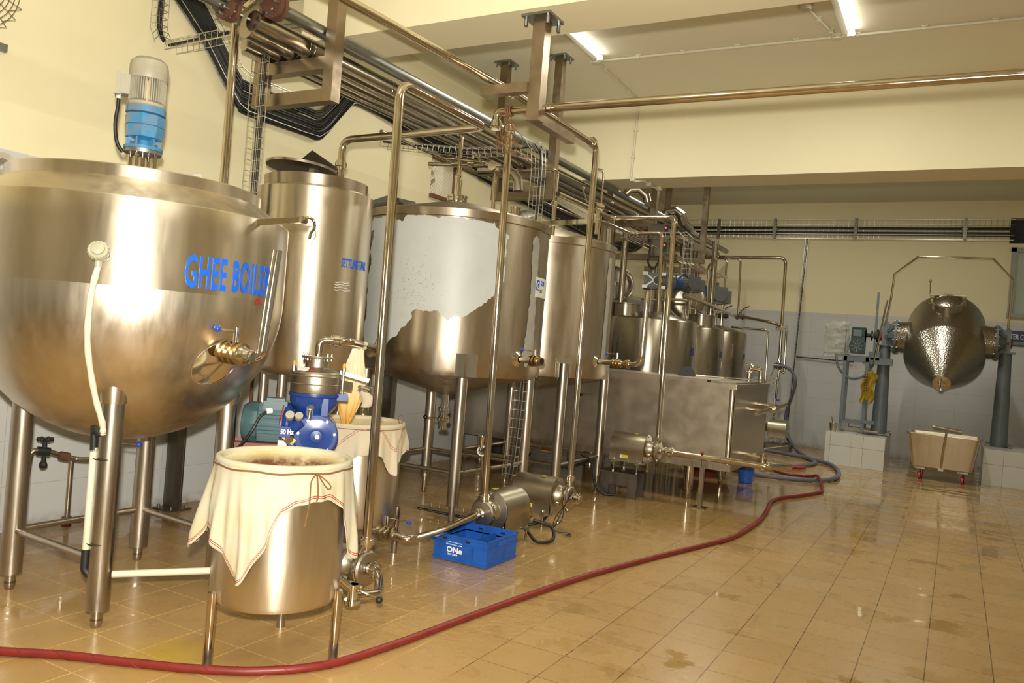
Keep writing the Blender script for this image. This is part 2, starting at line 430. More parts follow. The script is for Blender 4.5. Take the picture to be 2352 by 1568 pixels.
def struct(name, mb, mat, angle=35):
    o = mesh_obj(name, mb, mat, angle=angle); o['kind'] = 'structure'; return o
def copy_tree(o, parent=None):
    c = o.copy(); COL.objects.link(c)
    if parent is not None: c.parent = parent
    for ch in [x for x in o.children]: copy_tree(ch, c)
    return c
def text_mb(body, size, sx=1.0, extrude=.001, offset=0.0, spacing=1.0):
    """flat text in the xz-plane, origin left baseline, facing -y"""
    cu = bpy.data.curves.new('t', 'FONT'); cu.body = body; cu.size = size; cu.extrude = extrude; cu.offset = offset; cu.space_character = spacing; cu.resolution_u = 3
    ob = bpy.data.objects.new('t', cu); COL.objects.link(ob)
    bpy.context.view_layer.update()
    me = bpy.data.meshes.new_from_object(ob.evaluated_get(bpy.context.evaluated_depsgraph_get()))
    mb = MB(); mb.v = [(v.co.x * sx, -v.co.z, v.co.y) for v in me.vertices]; mb.f = [tuple(p.vertices) for p in me.polygons]
    bpy.data.objects.remove(ob); bpy.data.curves.remove(cu); bpy.data.meshes.remove(me)
    return mb
def wrap(mb, c, R, a_start, z0):
    """wrap flat text (x = arc length) on a vertical cylinder, reading left to right from outside"""
    out = []
    for x, y, z in mb.v:
        a = a_start + x / R; r = R - y
        out.append((c[0] + r * math.cos(a), c[1] + r * math.sin(a), z0 + z))
    mb.v = out; return mb
def union(mb, p, d, r, ln=.035):
    """notched union nut round a pipe"""
    p = Vector(p); x, y, d = basis(d); R = r * 1.65; rings = []
    n = 24
    for z, k in ((-ln / 2, .86), (-ln / 2 + .004, 1), (ln / 2 - .004, 1), (ln / 2, .86)):
        rings.append([p + d * z + (x * math.cos(2 * PI * j / n) + y * math.sin(2 * PI * j / n)) * R * k * (.9 if j % 6 == 0 else 1) for j in range(n)])
    mb.quadgrid(rings, True, True, True)
    mb.cyl(p - d * (ln * .5 + .012), p - d * (ln * .5), r * 1.3); mb.cyl(p + d * (ln * .5), p + d * (ln * .5 + .012), r * 1.3)
    return mb
def valve(parent, p, d, hd, r, knob='blue_knob', hl=.11, stem=(0, 0, 1)):
    """butterfly valve: body rings, stem, lever and ball knob"""
    p = Vector(p); d = Vector(d).normalized(); hd = Vector(hd).normalized(); st = Vector(stem).normalized()
    m_ = MB(); m_.cyl(p - d * .03, p + d * .03, r * 1.45, seg=28)
    for k in (-.036, .036): m_.cyl(p + d * k - d * .007, p + d * k + d * .007, r * 1.85, seg=28)
    for a in (0, 1, 2, 3):
        x, y, _ = basis(d); q = p + (x * math.cos(a * PI / 2 + .6) + y * math.sin(a * PI / 2 + .6)) * r * 1.75
        m_.cyl(q - d * .05, q + d * .05, .006, seg=8)
    v = part(parent, 'valve', m_, 'steel_polished')
    h = MB(); t = p + st * (r * 1.4 + .045); h.cyl(p + st * r, t, r * .62, seg=16); h.cyl(t - st * .012, t - st * .012 + hd * hl, .005, seg=8)
    hh = part(v, 'valve_lever', h, 'steel_polished')
    k = MB(); k.sphere(t - st * .012 + hd * hl, .0165, 14); 
    kk = part(v, 'lever_knob', k, knob, 'black ball knob' if knob == 'black_rubber' else 'blue ball knob')
    return v
# ================================================================ the room
XL, XR, YF, YB, ZC = -5.35, 3.2, -2.6, 15.55, 4.47
def wall_with_holes(name, axis, pos, th, u0, u1, z0, z1, holes, mat):
    """axis 0: wall in the yz-plane at x=pos, axis 1: wall in the xz-plane at y=pos; th = signed thickness away from the room"""
    us = sorted({u0, u1} | {h[0] for h in holes} | {h[1] for h in holes}); zs = sorted({z0, z1} | {h[2] for h in holes} | {h[3] for h in holes})
    mb = MB()
    for i in range(len(us) - 1):
        for j in range(len(zs) - 1):
            um, zm = (us[i] + us[i + 1]) / 2, (zs[j] + zs[j + 1]) / 2
            if any(h[0] < um < h[1] and h[2] < zm < h[3] for h in holes): continue
            c = (pos + th / 2, um, zm) if axis == 0 else (um, pos + th / 2, zm)
            d = (abs(th), us[i + 1] - us[i], zs[j + 1] - zs[j]) if axis == 0 else (us[i + 1] - us[i], abs(th), zs[j + 1] - zs[j])
            mb.box(c, d)
    return struct(name, mb, mat)
struct('floor', MB().box(((XL + XR) / 2, (YF + YB) / 2, -.1), (XR - XL + .6, YB - YF + .6, .2)), 'floor_tile')
struct('ceiling', MB().box(((XL + XR) / 2, (YF + YB) / 2, ZC + .1), (XR - XL + .6, YB - YF + .6, .2)), 'ceiling_paint')
WIN1 = (7.46, 8.06, 3.06, 3.56)
wall_with_holes('wall_left', 0, XL, -.25, YF, YB + .25, 0, ZC, [WIN1], 'wall_side_paint')
WIN2 = (.66, 1.60, 2.56, 3.66); OPEN = (.60, 1.7, 3.76, 4.18)
wall_with_holes('wall_back', 1, YB, .25, XL, XR, 0, ZC, [WIN2, OPEN], 'wall_end_paint')
wall_with_holes('wall_right', 0, XR, .25, YF, YB, 0, ZC, [], 'wall_side_paint')
wall_with_holes('wall_front', 1, YF, -.25, XL, XR, 0, ZC, [], 'wall_end_paint')
for i, (y0, y1) in enumerate(((4.27, 4.70), (8.95, 9.50), (-.30, .15), (13.9, 14.3))):
    if i == 3: continue
    if i == 0:   # the near beam is shallower where it meets the left wall
        struct('trim_1', MB().prism([(-4.30, 3.53), (XR, 3.53), (XR, ZC), (XL, ZC), (XL, 4.10), (-4.30, 4.10)], y0, y1), 'beam_paint'); continue
    struct('trim_%d' % (i + 1), MB().box(((XL + XR) / 2, (y0 + y1) / 2, (3.53 + ZC) / 2), (XR - XL, y1 - y0, ZC - 3.53)), 'beam_paint')
# small window in the left wall: brown frame, wire mesh, greenery outside
win = struct('window_1', MB().box((XL - .02, (WIN1[0] + WIN1[1]) / 2, WIN1[3] - .02), (.10, .60, .045)).box((XL - .02, (WIN1[0] + WIN1[1]) / 2, WIN1[2] + .02), (.12, .62, .04)).box((XL - .06, WIN1[1] - .012, 3.31), (.06, .024, .5)), 'window_frame_brown')
g = MB()
for k in range(30): g.box((XL - .10, WIN1[0] + .14 + k * .0153, 3.31), (.003, .0028, .46))
for k in range(31): g.box((XL - .10, WIN1[0] + .37, WIN1[2] + .04 + k * .0145), (.003, .46, .0028))
o = mesh_obj('insect_mesh', g, 'wire', win)
out = MB().box((XL - 2.4, 7.8, 2.9), (.05, 8, 4))
struct('wall_outside', out, 'outside_wall')
struct('ground_outside', MB().box((XL - 1.8, 7.8, -.1), (2.9, 8, .2)), 'outside_wall')
bush = MB(); rr = random.Random(3)
for k in range(700):
    c = Vector((XL - 1.1 + rr.uniform(-.35, .35), rr.uniform(7.6, 8.7), rr.uniform(2.6, 4.1))); s_ = rr.uniform(.03, .07)
    q = Euler((rr.uniform(0, 6), rr.uniform(0, 6), rr.uniform(0, 6))).to_matrix(); b0 = len(bush.v)
    for p in ((-1, 0, 0), (0, .45, .15), (1, 0, 0), (0, -.45, .15)): bush.v.append(tuple(c + q @ (Vector(p) * s_)))
    bush.f.append((b0, b0 + 1, b0 + 2, b0 + 3))
for k in range(9): bush.tube([(XL - 1.1, 7.9 + .05 * k, 0), (XL - 1.1, 7.9 + .05 * k, 2.4), (XL - 1.1 + rr.uniform(-.3, .3), 7.6 + .12 * k, 3.9)], .01, 5)
t = solo('bush', bush, 'leaf_green', 'green leafy bush outside the small meshed window', 'bush')
# white framed window in the end wall
fr = MB()
for c, d in (((WIN2[0] + .02, YB - .01, 3.11), (.07, .10, 1.16)), ((WIN2[1] - .02, YB - .01, 3.11), (.07, .10, 1.16)), (((WIN2[0] + WIN2[1]) / 2, YB - .01, WIN2[3] - .01), (1.0, .10, .07)), (((WIN2[0] + WIN2[1]) / 2, YB - .01, WIN2[2] + .01), (1.0, .12, .07)), ((1.13, YB - .01, 3.11), (.05, .07, 1.1))): fr.box(c, d)
w2 = struct('window_2', fr, 'window_frame_grey')
mesh_obj('pane', MB().box((1.13, YB + .03, 3.11), (.9, .008, 1.08)), 'window_glass', w2)
struct('wall_beyond', MB().box((1.3, YB + 1.2, 2.2), (3.4, .1, 4.5)), 'room_beyond')
struct('trim_6', MB().box((1.15, YB + .24, 3.97), (1.2, .02, .5)), 'opening_shade')  # dark-coloured sheet standing in for the unlit depth of the opening

# ================================================================ ceiling lights and conduits
def tube_light(x, y, lab, grp):
    t = thing('tube_light', lab, 'ceiling light', (x, y, ZC), grp)
    part(t, 'fixture_body', MB().box((x - .035, y, ZC - .02), (.05, 1.22, .04)), 'white_plastic')
    e = MB().cyl((x + .03, y - .6, ZC - .045), (x + .03, y + .6, ZC - .045), .016, seg=12)
    part(t, 'fluorescent_tube', e, 'tube_emission', 'glowing white tube')
    part(t, 'end_holder', MB().box((x + .01, y - .605, ZC - .035), (.06, .02, .05)), 'white_plastic')
    part(t, 'end_holder', MB().box((x + .01, y + .605, ZC - .035), (.06, .02, .05)), 'white_plastic')
tube_light(-3.39, 6.86, 'lit tube light beside the hanging bracket, nearer the left wall', 'ceiling tube lights')
tube_light(-1.03, 6.93, 'lit tube light at the top right of the ceiling', 'ceiling tube lights')
for x, y in ((-3.9, -1.2), (1.4, 7.0), (-2.2, 1.6), (.6, 1.6), (-3.2, 12.0), (-.6, 12.0)):  # unseen fixtures, added for the fill lamps
    tube_light(x, y, 'ceiling tube light out of view, added as fill light', 'added fill tube lights out of view')
def conduit(path, lab, clips):
    t = thing('electrical_conduit', lab, 'conduit', path[0], 'white conduits on the ceiling')
    part(t, 'conduit_pipe', MB().tube(path, .0125, 10), 'conduit_white')
    P = [Vector(p) for p in path]
    for k in clips:
        p = P[0].lerp(P[-1], k); d = (P[-1] - P[0]).normalized(); x, y, _ = basis(d)
        part(t, 'pipe_clip', MB().cyl(p - d * .012, p + d * .012, .019, seg=10).box(p + Vector((0, 0, .012)) if abs(d.z) < .5 else p + Vector((0, .012, 0)), (.05, .05, .012)), 'conduit_white')
conduit([(-3.47, 7.58, ZC - .02), (3.1, 7.70, ZC - .02)], 'white conduit running sideways across the ceiling to the right', [.07, .14, .22, .30, .38, .46, .54, .7, .85])
conduit([(-3.47, 7.58, ZC - .02), (-3.50, 8.93, ZC - .02)], 'short white conduit going from the junction box to the far beam', [.2, .45, .75])
conduit([(-3.50, 8.93, ZC - .02), (-3.52, 8.93, 3.56)], 'thin white conduit dropping down the far beam face', [.4, .75])
conduit([(-3.49, 6.2, ZC - .02), (-3.47, 7.58, ZC - .02)], 'white conduit running along beside the left tube light', [.3, .7])
conduit([(-1.30, 6.9, ZC - .02), (-1.15, 7.62, ZC - .02)], 'short white conduit joining the right tube light to the long conduit', [.4, .8])
for p, lab in (((-3.47, 7.58, ZC), 'round white junction box at the near conduit corner'), ((-1.15, 7.62, ZC), 'round white junction box on the long conduit at right'), ((-1.30, 6.9, ZC), 'round white junction box beside the right tube light')):
    m_ = MB().lathe([(.001, -.045), (.04, -.045), (.045, -.035), (.045, 0)], p, seg=20)
    for a in range(4): m_.cyl(Vector(p) + Vector((math.cos(a * PI / 2) * .03, math.sin(a * PI / 2) * .03, -.02)), Vector(p) + Vector((math.cos(a * PI / 2) * .065, math.sin(a * PI / 2) * .065, -.02)), .015, seg=8)
    solo('junction_box', m_, 'conduit_white', lab, 'junction box', 'ceiling junction boxes')
# festoon of plastic junctions under the beam
m_ = MB().tube(spline([(-3.52, 8.92, 3.56), (-3.48, 8.94, 3.50), (-3.40, 9.05, 3.52), (-3.36, 9.2, 3.49), (-3.33, 9.42, 3.50)], 6), .013, 8)
for p in ((-3.50, 8.94, 3.52), (-3.37, 9.15, 3.50), (-3.33, 9.40, 3.50)): m_.box(p, (.06, .05, .045))
solo('conduit_fitting', m_, 'conduit_white', 'white plastic conduit joints looping under the far beam', 'conduit')

# ================================================================ overhead pipe rack
def hanger(y, xr, xl, ztop, zb, zu, lab, writing=False, plate=True):
    t = thing('pipe_support_frame', lab, 'support frame', (xr, y, ztop), 'steel goal post frames hung from the ceiling')
    w_ = .085
    for x in (xr, xl):
        p = part(t, 'post', MB().box((x, y, (zb + ztop) / 2), (w_, w_, ztop - zb)), 'steel_beam')
        if plate:
            pl = MB().box((x, y, ztop - .008), (.2, .2, .016))
            for a, b_ in ((-1, -1), (1, -1), (1, 1), (-1, 1)): pl.cyl((x + a * .075, y + b_ * .075, ztop - .055), (x + a * .075, y + b_ * .075, ztop - .01), .011, seg=8)
            part(p, 'ceiling_plate', pl, 'galvanised')
        if writing and x == xr:
            tx = text_mb('75X38X3500', .062, .8, .0006, .001)
            M = Matrix.Translation((x + .0, y - w_ / 2 - .001, 3.98)) @ Matrix.Rotation(PI / 2, 4, 'Y')
            tx.xf(M)
            for i_, v_ in enumerate(tx.v): tx.v[i_] = (v_[0] - .02, v_[1], v_[2])
            part(p, 'handwritten_mark', tx, 'ochre_letter', 'red handwritten numbers')
    part(t, 'lower_bar', MB().box(((xr + xl) / 2, y, zb + w_ / 2), (xr - xl - w_ + .002, w_, w_ + .001)), 'steel_beam')
    part(t, 'upper_bar', MB().box(((xr + xl) / 2, y, zu), (xr - xl - w_ + .002, w_, w_)), 'steel_beam')
hanger(4.07, -3.79, -4.44, ZC, 3.00, 3.262, 'nearest goal post frame with red writing, top left', True)
hanger(7.41, -3.79, -4.44, ZC, 2.99, 3.262, 'second goal post frame, above the peeling tank')
hanger(10.56, -3.79, -4.44, ZC, 3.02, 3.262, 'third goal post frame, coming out from behind the far beam')
hanger(13.03, -3.79, -4.44, ZC, 3.02, 3.262, 'farthest goal post frame, nearest the end wall')
def run(name, mb_path, r, mat, lab, bands=(), grp='lagged pipes on the overhead rack', fl=None, bandmat='cladding'):
    t = thing(name, lab, 'pipe', mb_path[0], grp)
    part(t, 'pipe', MB().tube(mb_path, r, 24), mat)
    for y in bands:
        x, z = mb_path[0][0], mb_path[0][2]
        part(t, 'band', MB().cyl((x, y - .006, z), (x, y + .006, z), r * 1.035, seg=24).cyl((x, y + .04, z), (x, y + .052, z), r * 1.035, seg=24), bandmat)
    return t
run('lagged_pipe', [(-3.99, 3.55, 3.372), (-3.99, 14.6, 3.372)], .066, 'cladding', 'fattest metal-clad pipe on the rack, under the galvanised pipe', (4.0, 4.9, 5.8, 6.7, 7.6, 8.5, 9.4, 10.3))
run('lagged_pipe', [(-4.135, 3.62, 3.367), (-4.135, 14.4, 3.367)], .060, 'cladding', 'second metal-clad rack pipe from the room side', (4.0, 4.95, 5.9, 6.8, 7.7))
run('lagged_pipe', [(-4.25, 3.75, 3.355), (-4.25, 14.2, 3.355)], .046, 'cladding', 'third metal-clad rack pipe from the room side', (4.1, 5.05, 6.0, 6.9))
run('lagged_pipe', [(-4.345, 3.8, 3.345), (-4.345, 14.0, 3.345)], .034, 'cladding', 'thinnest metal-clad rack pipe, nearest the left wall', (4.6, 5.5, 6.4))
t = run('galvanised_pipe', [(-3.885, 3.66, 3.475), (-3.885, 14.9, 3.475)], .042, 'galvanised', 'long grey galvanised pipe on top of the overhead rack', (9.2, 10.2), 'galvanised pipes overhead', bandmat='grey_paint')
f_ = MB()
for y in (3.60, 3.64): f_.cyl((-3.885, y - .013, 3.475), (-3.885, y + .013, 3.475), .085, seg=28)
part(t, 'end_flange', f_, 'rusty_iron', 'rusty brown bolted flange')
for k in range(8):
    a = k * PI / 4; part(t, 'flange_bolt', MB().cyl((-3.885 + .066 * math.cos(a), 3.55, 3.475 + .066 * math.sin(a)), (-3.885 + .066 * math.cos(a), 3.68, 3.475 + .066 * math.sin(a)), .009, seg=6), 'galvanised')
# second rusty flange pair and the pipe stubs beyond it, towards the camera
t = run('galvanised_pipe', [(-4.13, 1.9, 3.44), (-4.13, 3.52, 3.44)], .04, 'galvanised', 'galvanised pipe coming in at the top left with a rusty flange', (), 'galvanised pipes overhead')
f_ = MB()
for y in (3.44, 3.49): f_.cyl((-4.13, y - .013, 3.44), (-4.13, y + .013, 3.44), .082, seg=28)
part(t, 'end_flange', f_, 'rusty_iron', 'rusty brown bolted flange')
for k in range(8):
    a = k * PI / 4 + .3; part(t, 'flange_bolt', MB().cyl((-4.13 + .064 * math.cos(a), 3.39, 3.44 + .064 * math.sin(a)), (-4.13 + .064 * math.cos(a), 3.54, 3.44 + .064 * math.sin(a)), .009, seg=6), 'galvanised')
run('lagged_pipe', [(-4.02, 1.9, 3.60), (-4.02, 3.5, 3.52)], .05, 'cladding', 'short metal-clad pipe entering above the rusty flanges', (2.9, 3.3), 'lagged pipes entering top left')
# galvanised branch with elbow rising behind the first frame
t = thing('galvanised_branch_pipe', 'small galvanised pipe with a screwed elbow rising behind the first frame', 'pipe', (-3.93, 4.55, 3.5))
part(t, 'pipe', MB().tube(fil([(-3.93, 4.55, 3.50), (-3.93, 4.55, 3.78), (-4.6, 4.55, 3.80), (-5.2, 4.5, 3.82)], .03), .02, 12), 'galvanised')
part(t, 'elbow_fitting', MB().tube(fil([(-3.93, 4.55, 3.72), (-3.93, 4.55, 3.78), (-4.0, 4.55, 3.785)], .03), .028, 12), 'galvanised', 'bulged elbow')
part(t, 'welded_saddle', MB().cyl((-3.93, 4.55, 3.49), (-3.93, 4.55, 3.53), .034), 'rusty_iron', 'rusty weld')

# bracket hanging from the near beam
t = thing('hanging_bracket', 'square steel bracket hanging from the near beam, holding the long pipe', 'bracket', (-2.41, 4.42, 3.53))
part(t, 'post', MB().box((-2.41, 4.42, 3.205), (.085, .085, .65)), 'steel_beam')
pl = MB().box((-2.41, 4.42, 3.522), (.2, .2, .016))
for a, b_ in ((-1, -1), (1, -1), (1, 1), (-1, 1)): pl.cyl((-2.41 + a * .075, 4.42 + b_ * .075, 3.46), (-2.41 + a * .075, 4.42 + b_ * .075, 3.53), .012, seg=8)
part(t, 'ceiling_plate', pl, 'galvanised', 'dark plate with four bolts')
part(t, 'side_arm', MB().box((-2.62, 4.385, 3.085), (.34, .06, .06)), 'steel_beam')
part(t, 'rear_arm', MB().box((-2.41, 4.70, 2.905), (.06, .50, .06)), 'steel_beam')
part(t, 'pipe_clamp', MB().cyl((-2.37, 4.50, 2.985), (-2.34, 4.50, 2.985), .032), 'steel_polished')

# ================================================================ process pipes
def line(name, lab, pts, r, bend=.07, mat='steel_pipe', unions=(), cat='pipe', grp='polished steel process pipes'):
    t = thing(name, lab, cat, pts[-1] if pts[-1][2] < pts[0][2] else pts[0], grp)
    part(t, 'pipe', MB().tube(fil(pts, bend), r, 18), mat)
    for p, d in unions: part(t, 'union_nut', union(MB(), p, d, r), 'steel_polished')
    return t
Zu = (0, 0, 1)
line('process_pipe', 'tall pipe from the small pump by the front tub up to the settling tank lid', [(-2.76, 3.52, .30), (-2.76, 3.50, 2.86), (-2.76, 4.40, 2.86), (-4.00, 4.46, 2.86), (-4.00, 4.46, 2.47)], .0255, .09,
     unions=[((-2.76, 3.52, .345), Zu), ((-4.00, 4.46, 2.68), Zu)])
line('process_pipe', 'vertical pipe in front of the peeling tank, tied with brown string at its top', [(-2.92, 5.04, .33), (-2.93, 5.0, 3.02)], .0255, unions=[((-2.92, 5.04, .36), Zu), ((-2.93, 5.0, 3.02), Zu)])
line('process_pipe', 'long horizontal pipe crossing the upper right of the room', [(-2.74, 4.50, 2.90), (-2.74, 4.50, 2.985), (-2.40, 4.50, 2.985), (3.15, 4.52, 2.95)], .0255, .07, unions=[((-2.74, 4.50, 2.90), Zu)])
line('process_pipe', 'pipe rising from the middle pump and running overhead toward the camera', [(-2.71, 6.05, .39), (-2.74, 6.12, 3.17), (-2.72, 4.55, 3.155), (-2.85, 2.4, 3.145)], .0255, .06, unions=[((-2.71, 6.05, .42), Zu), ((-2.735, 6.02, 3.175), (0, 1, 0)), ((-2.70, 4.62, 3.15), (0, 1, 0))])
line('process_pipe', 'pipe rising from the raised pump, bending back above the third tank', [(-2.60, 7.9, .58), (-2.61, 7.9, 2.88), (-3.30, 7.9, 2.88), (-3.30, 6.6, 2.88)], .0255, .07, unions=[((-2.60, 7.9, .62), Zu)])
line('process_pipe', 'leftmost tall pipe behind the boiler, bending right at the ceiling', [(-4.32, 3.70, 1.2), (-4.30, 3.68, 3.50), (-3.6, 3.42, 3.56), (-2.3, 3.40, 3.60)], .026, .10)
# second riser next to the raised pump pipe
line('process_pipe', 'thinner pipe just behind the raised pump pipe, dropping to a valve over the trough', [(-3.28, 7.6, 2.80), (-3.28, 8.4, 2.80), (-2.9, 8.4, 2.80), (-2.88, 8.4, 1.95)], .018, .05, unions=[((-3.2, 8.4, 2.80), (1, 0, 0))])
line('process_pipe', 'thin pipe running down into the trough with a bend at the top', [(-2.72, 8.9, 2.12), (-2.98, 8.9, 2.12), (-2.98, 8.9, 1.2)], .018, .05)
# tank inlets
line('process_pipe', 'pipe feeding the peeling tank from above, flanged onto its lid', [(-4.80, 6.0, 3.34), (-4.0, 6.0, 3.33), (-4.0, 6.0, 2.68)], .02, .06, unions=[((-4.0, 6.0, 2.92), Zu)])
line('process_pipe', 'thin pipe with bent top entering the third tank', [(-3.83, 6.75, 3.14), (-3.40, 6.75, 3.14), (-3.40, 6.75, 2.52)], .02, .07, unions=[((-3.40, 6.75, 2.82), Zu)])
line('process_pipe', 'narrow tube running along the left wall above the tanks', [(-4.55, 5.55, 3.245), (-4.55, 14.0, 3.20)], .017)
line('process_pipe', 'upper narrow looped tube beside the overhead riser', [(-3.46, 7.67, 2.57), (-3.46, 7.67, 3.36), (-3.36, 7.74, 3.36), (-3.36, 7.74, 2.55)], .011, .05)
line('process_pipe', 'short bare pipe linking the peeling tank valves to the overhead rack', [(-4.15, 6.0, 3.10), (-3.62, 6.0, 3.03), (-3.62, 6.0, 2.60)], .017, .05)
# open valves on tank 2 top
t = thing('valve_assembly', 'pair of steel valves with bent lever on the pipe above the peeling tank', 'valve', (-3.9, 6.02, 3.05))
q = MB().tube([(-4.35, 6.02, 3.06), (-3.66, 6.02, 3.02)], .018, 14)
part(t, 'valve_body', q, 'steel_polished')
for x in (-4.05, -3.88):
    part(t, 'valve', MB().cyl((x - .035, 6.02, 3.05), (x + .035, 6.02, 3.05), .032).cyl((x, 6.02, 3.05), (x, 6.02, 3.12), .013), 'steel_polished')
part(t, 'swing_lever', MB().tube(fil([(-3.84, 5.98, 3.13), (-3.72, 5.96, 3.01), (-3.64, 5.98, 3.05)], .02), .009, 8), 'steel_polished')
part(t, 'three_way_valve', MB().cyl((-3.62, 5.93, 3.0), (-3.62, 6.07, 3.0), .042).cyl((-3.62, 6.0, 3.0), (-3.56, 5.94, 2.93), .022), 'steel_polished')
# mesh between process pipes: valve on tank 3 inlet
t = thing('valve_assembly', 'open-ended steel valve with angled lever above the third tank', 'valve', (-3.02, 6.92, 2.75))
part(t, 'valve_body', MB().cyl((-3.05, 6.86, 2.82), (-3.02, 6.98, 2.82), .035).cyl((-3.03, 6.92, 2.80), (-3.03, 6.92, 2.56), .018), 'steel_polished')
part(t, 'swing_lever', MB().tube([(-3.09, 6.9, 2.83), (-3.14, 6.9, 2.86), (-3.20, 6.9, 3.0)], .007, 8), 'steel_polished')
part(t, 'union_nut', union(MB(), (-3.03, 6.92, 2.70), Zu, .018), 'steel_polished')
part(t, 'bore_shade_disc', MB().cyl((-3.052, 6.853, 2.82), (-3.05, 6.86, 2.82), .024), 'black_rubber')  # black disc in place of the shade inside the valve mouth

# brown strings tying the pipe ends
m_ = MB(); rr = random.Random(5)
for k in range(7):
    x0, y0 = -2.80 + rr.uniform(-.06, .04), 4.65 + rr.uniform(-.1, .1)
    m_.tube(spline([(x0, y0, 3.06), (x0 + rr.uniform(-.04, .04), y0 + .05, 2.98), (x0 + rr.uniform(-.05, .05), y0 + .1, 2.90), (x0 + rr.uniform(-.06, .06), y0 + .15, 2.82 + rr.uniform(-.05, .05)), (x0, y0 + .05, 2.90)], 5), .0028, 5)
for k in range(3): m_.lathe([(.034, -.006), (.036, 0), (.034, .006), (.031, 0), (.034, -.006)], (-2.66 + .015 * k, 4.50, 2.985), (1, 0, .1), 16)
solo('tie_string', m_, 'string_brown', 'tangled brown string tying the pipe elbow overhead', 'string')

# ================================================================ cable trays
def tray(path, width, up, lab, rungs, name='wire_cable_tray', side=.05, grp='wire mesh cable trays', wr=.0028, cables=(), cmat='black_cable', edge=None, nlong=5, sgn=1):
    """open wire tray: long wires and cross wires; up = direction of the width"""
    P = [Vector(p) for p in path]; t = thing(name, lab, 'cable tray', path[0], grp)
    u = [Vector(up).normalized()] * len(P) if not isinstance(up, list) else [Vector(x).normalized() for x in up]
    ds = []
    for i in range(len(P)):
        a = P[max(i - 1, 0)]; b_ = P[min(i + 1, len(P) - 1)]; ds.append((b_ - a).normalized())
    nrm = [u[i].cross(ds[i]).normalized() * sgn for i in range(len(P))]
    lw = MB()
    for j in range(nlong):
        k = width * (j / (nlong - 1)); lw.tube([P[i] + u[i] * k for i in range(len(P))], wr, 5)
    for k in (0, width): lw.tube([P[i] + u[i] * k + nrm[i] * side for i in range(len(P))], wr * 1.2, 5)
    part(t, 'long_wires', lw, 'wire')
    cw = MB(); tot = sum((P[i + 1] - P[i]).length for i in range(len(P) - 1)); n = int(tot / rungs)
    acc = 0; seg = 0; L0 = 0
    for q in range(n + 1):
        s_ = q * rungs
        while seg < len(P) - 2 and s_ > L0 + (P[seg + 1] - P[seg]).length: L0 += (P[seg + 1] - P[seg]).length; seg += 1
        k = min(1, (s_ - L0) / (P[seg + 1] - P[seg]).length); p = P[seg].lerp(P[seg + 1], k); uu = u[seg].lerp(u[seg + 1], k).normalized(); nn = uu.cross((P[seg + 1] - P[seg]).normalized()).normalized() * sgn
        cw.tube([p + nn * side, p, p + uu * width, p + uu * width + nn * side], wr, 5)
    part(t, 'cross_wires', cw, 'wire')
    if edge: part(t, 'edge_rail', MB().tube([P[i] - u[i] * .012 for i in range(len(P))], edge, 4), 'galvanised')
    for off, n_, r, sg in cables:
        m_ = MB(); rr = random.Random(int(off * 1000) + n_)
        for q in range(n_):
            o_ = off + (q - n_ / 2) * r * 1.5; m_.tube(spline([P[i] + u[i] * (o_ + rr.uniform(-.004, .004)) + nrm[i] * (r + rr.uniform(0, 1) * r * 1.6) for i in range(len(P))], 6), r, 7)
        solo('cable_bundle', m_, cmat, sg, 'cable', 'black cables in the trays')
    return t
xw = -5.325
lo = [(3.0, 4.12), (3.62, 3.98), (3.95, 3.90), (4.24, 3.67), (4.45, 3.44), (4.62, 3.27), (4.72, 3.235), (5.38, 3.235), (5.57, 3.245), (5.70, 3.34), (6.00, 3.68), (6.12, 3.72), (6.6, 3.70), (9.0, 3.46), (12, 3.27), (13.8, 3.32), (14.7, 3.70), (15.3, 3.80)]
tray([(xw, y, z) for y, z in lo], .30, (0, .0, 1), 'wide mesh tray dipping in a U along the left wall', .10, edge=.011, sgn=-1, cables=((.070, 10, .012, 'thick bundle of black cables in the dipping wall tray'), (.21, 5, .010, 'thinner strand of black cables higher in the wall tray')))
tray([(-5.2, 15.50, 3.82), (.66, 15.50, 3.80)], .34, (0, 0, 1), 'mesh tray running across the end wall', .085, sgn=-1, wr=.0045, cables=((.20, 2, .014, 'upper thick cable on the end wall tray'), (.12, 2, .010, 'middle cable pair on the end wall tray'), (.075, 1, .008, 'lowest single cable on the end wall tray')))
for x in (-4.2, -3.15, -1.75, -.05):
    solo('tray_bracket', MB().box((x, 15.42, 3.98), (.05, .05, .37)).box((x, 15.47, 3.98), (.09, .08, .03)), 'steel_dark', {-4.2: 'dark bracket on the end wall tray, leftmost', -3.15: 'dark tray bracket left of the vertical cable drop', -1.75: 'dark tray bracket above the churn drive', -.05: 'dark tray bracket above the churn drum'}[x], 'bracket', 'brackets of the end wall tray')
tray([(-2.60, 15.50, 3.84), (-2.66, 15.50, 1.62)], .05, (1, 0, 0), 'narrow mesh drop down the end wall', .07, wr=.002, side=-.03, nlong=3, cables=((.035, 1, .015, 'black cable dropping down the end wall'),))
tray([(-2.66, 15.50, 1.62), (-2.70, 15.50, .35)], .05, (1, 0, 0), 'lower half of the narrow mesh drop, reaching toward the floor', .07, wr=.002, side=-.03, nlong=3, cables=((.04, 1, .010, 'black cable going on down toward the floor pump'),))
tray([(-2.62, 15.49, 1.62), (-1.62, 15.45, 1.60)], .05, (0, 0, 1), 'narrow mesh tray leading sideways to the churn drive', .07, wr=.002, side=.03, nlong=3, cables=((.02, 1, .010, 'black cable leading to the churn drive'),))
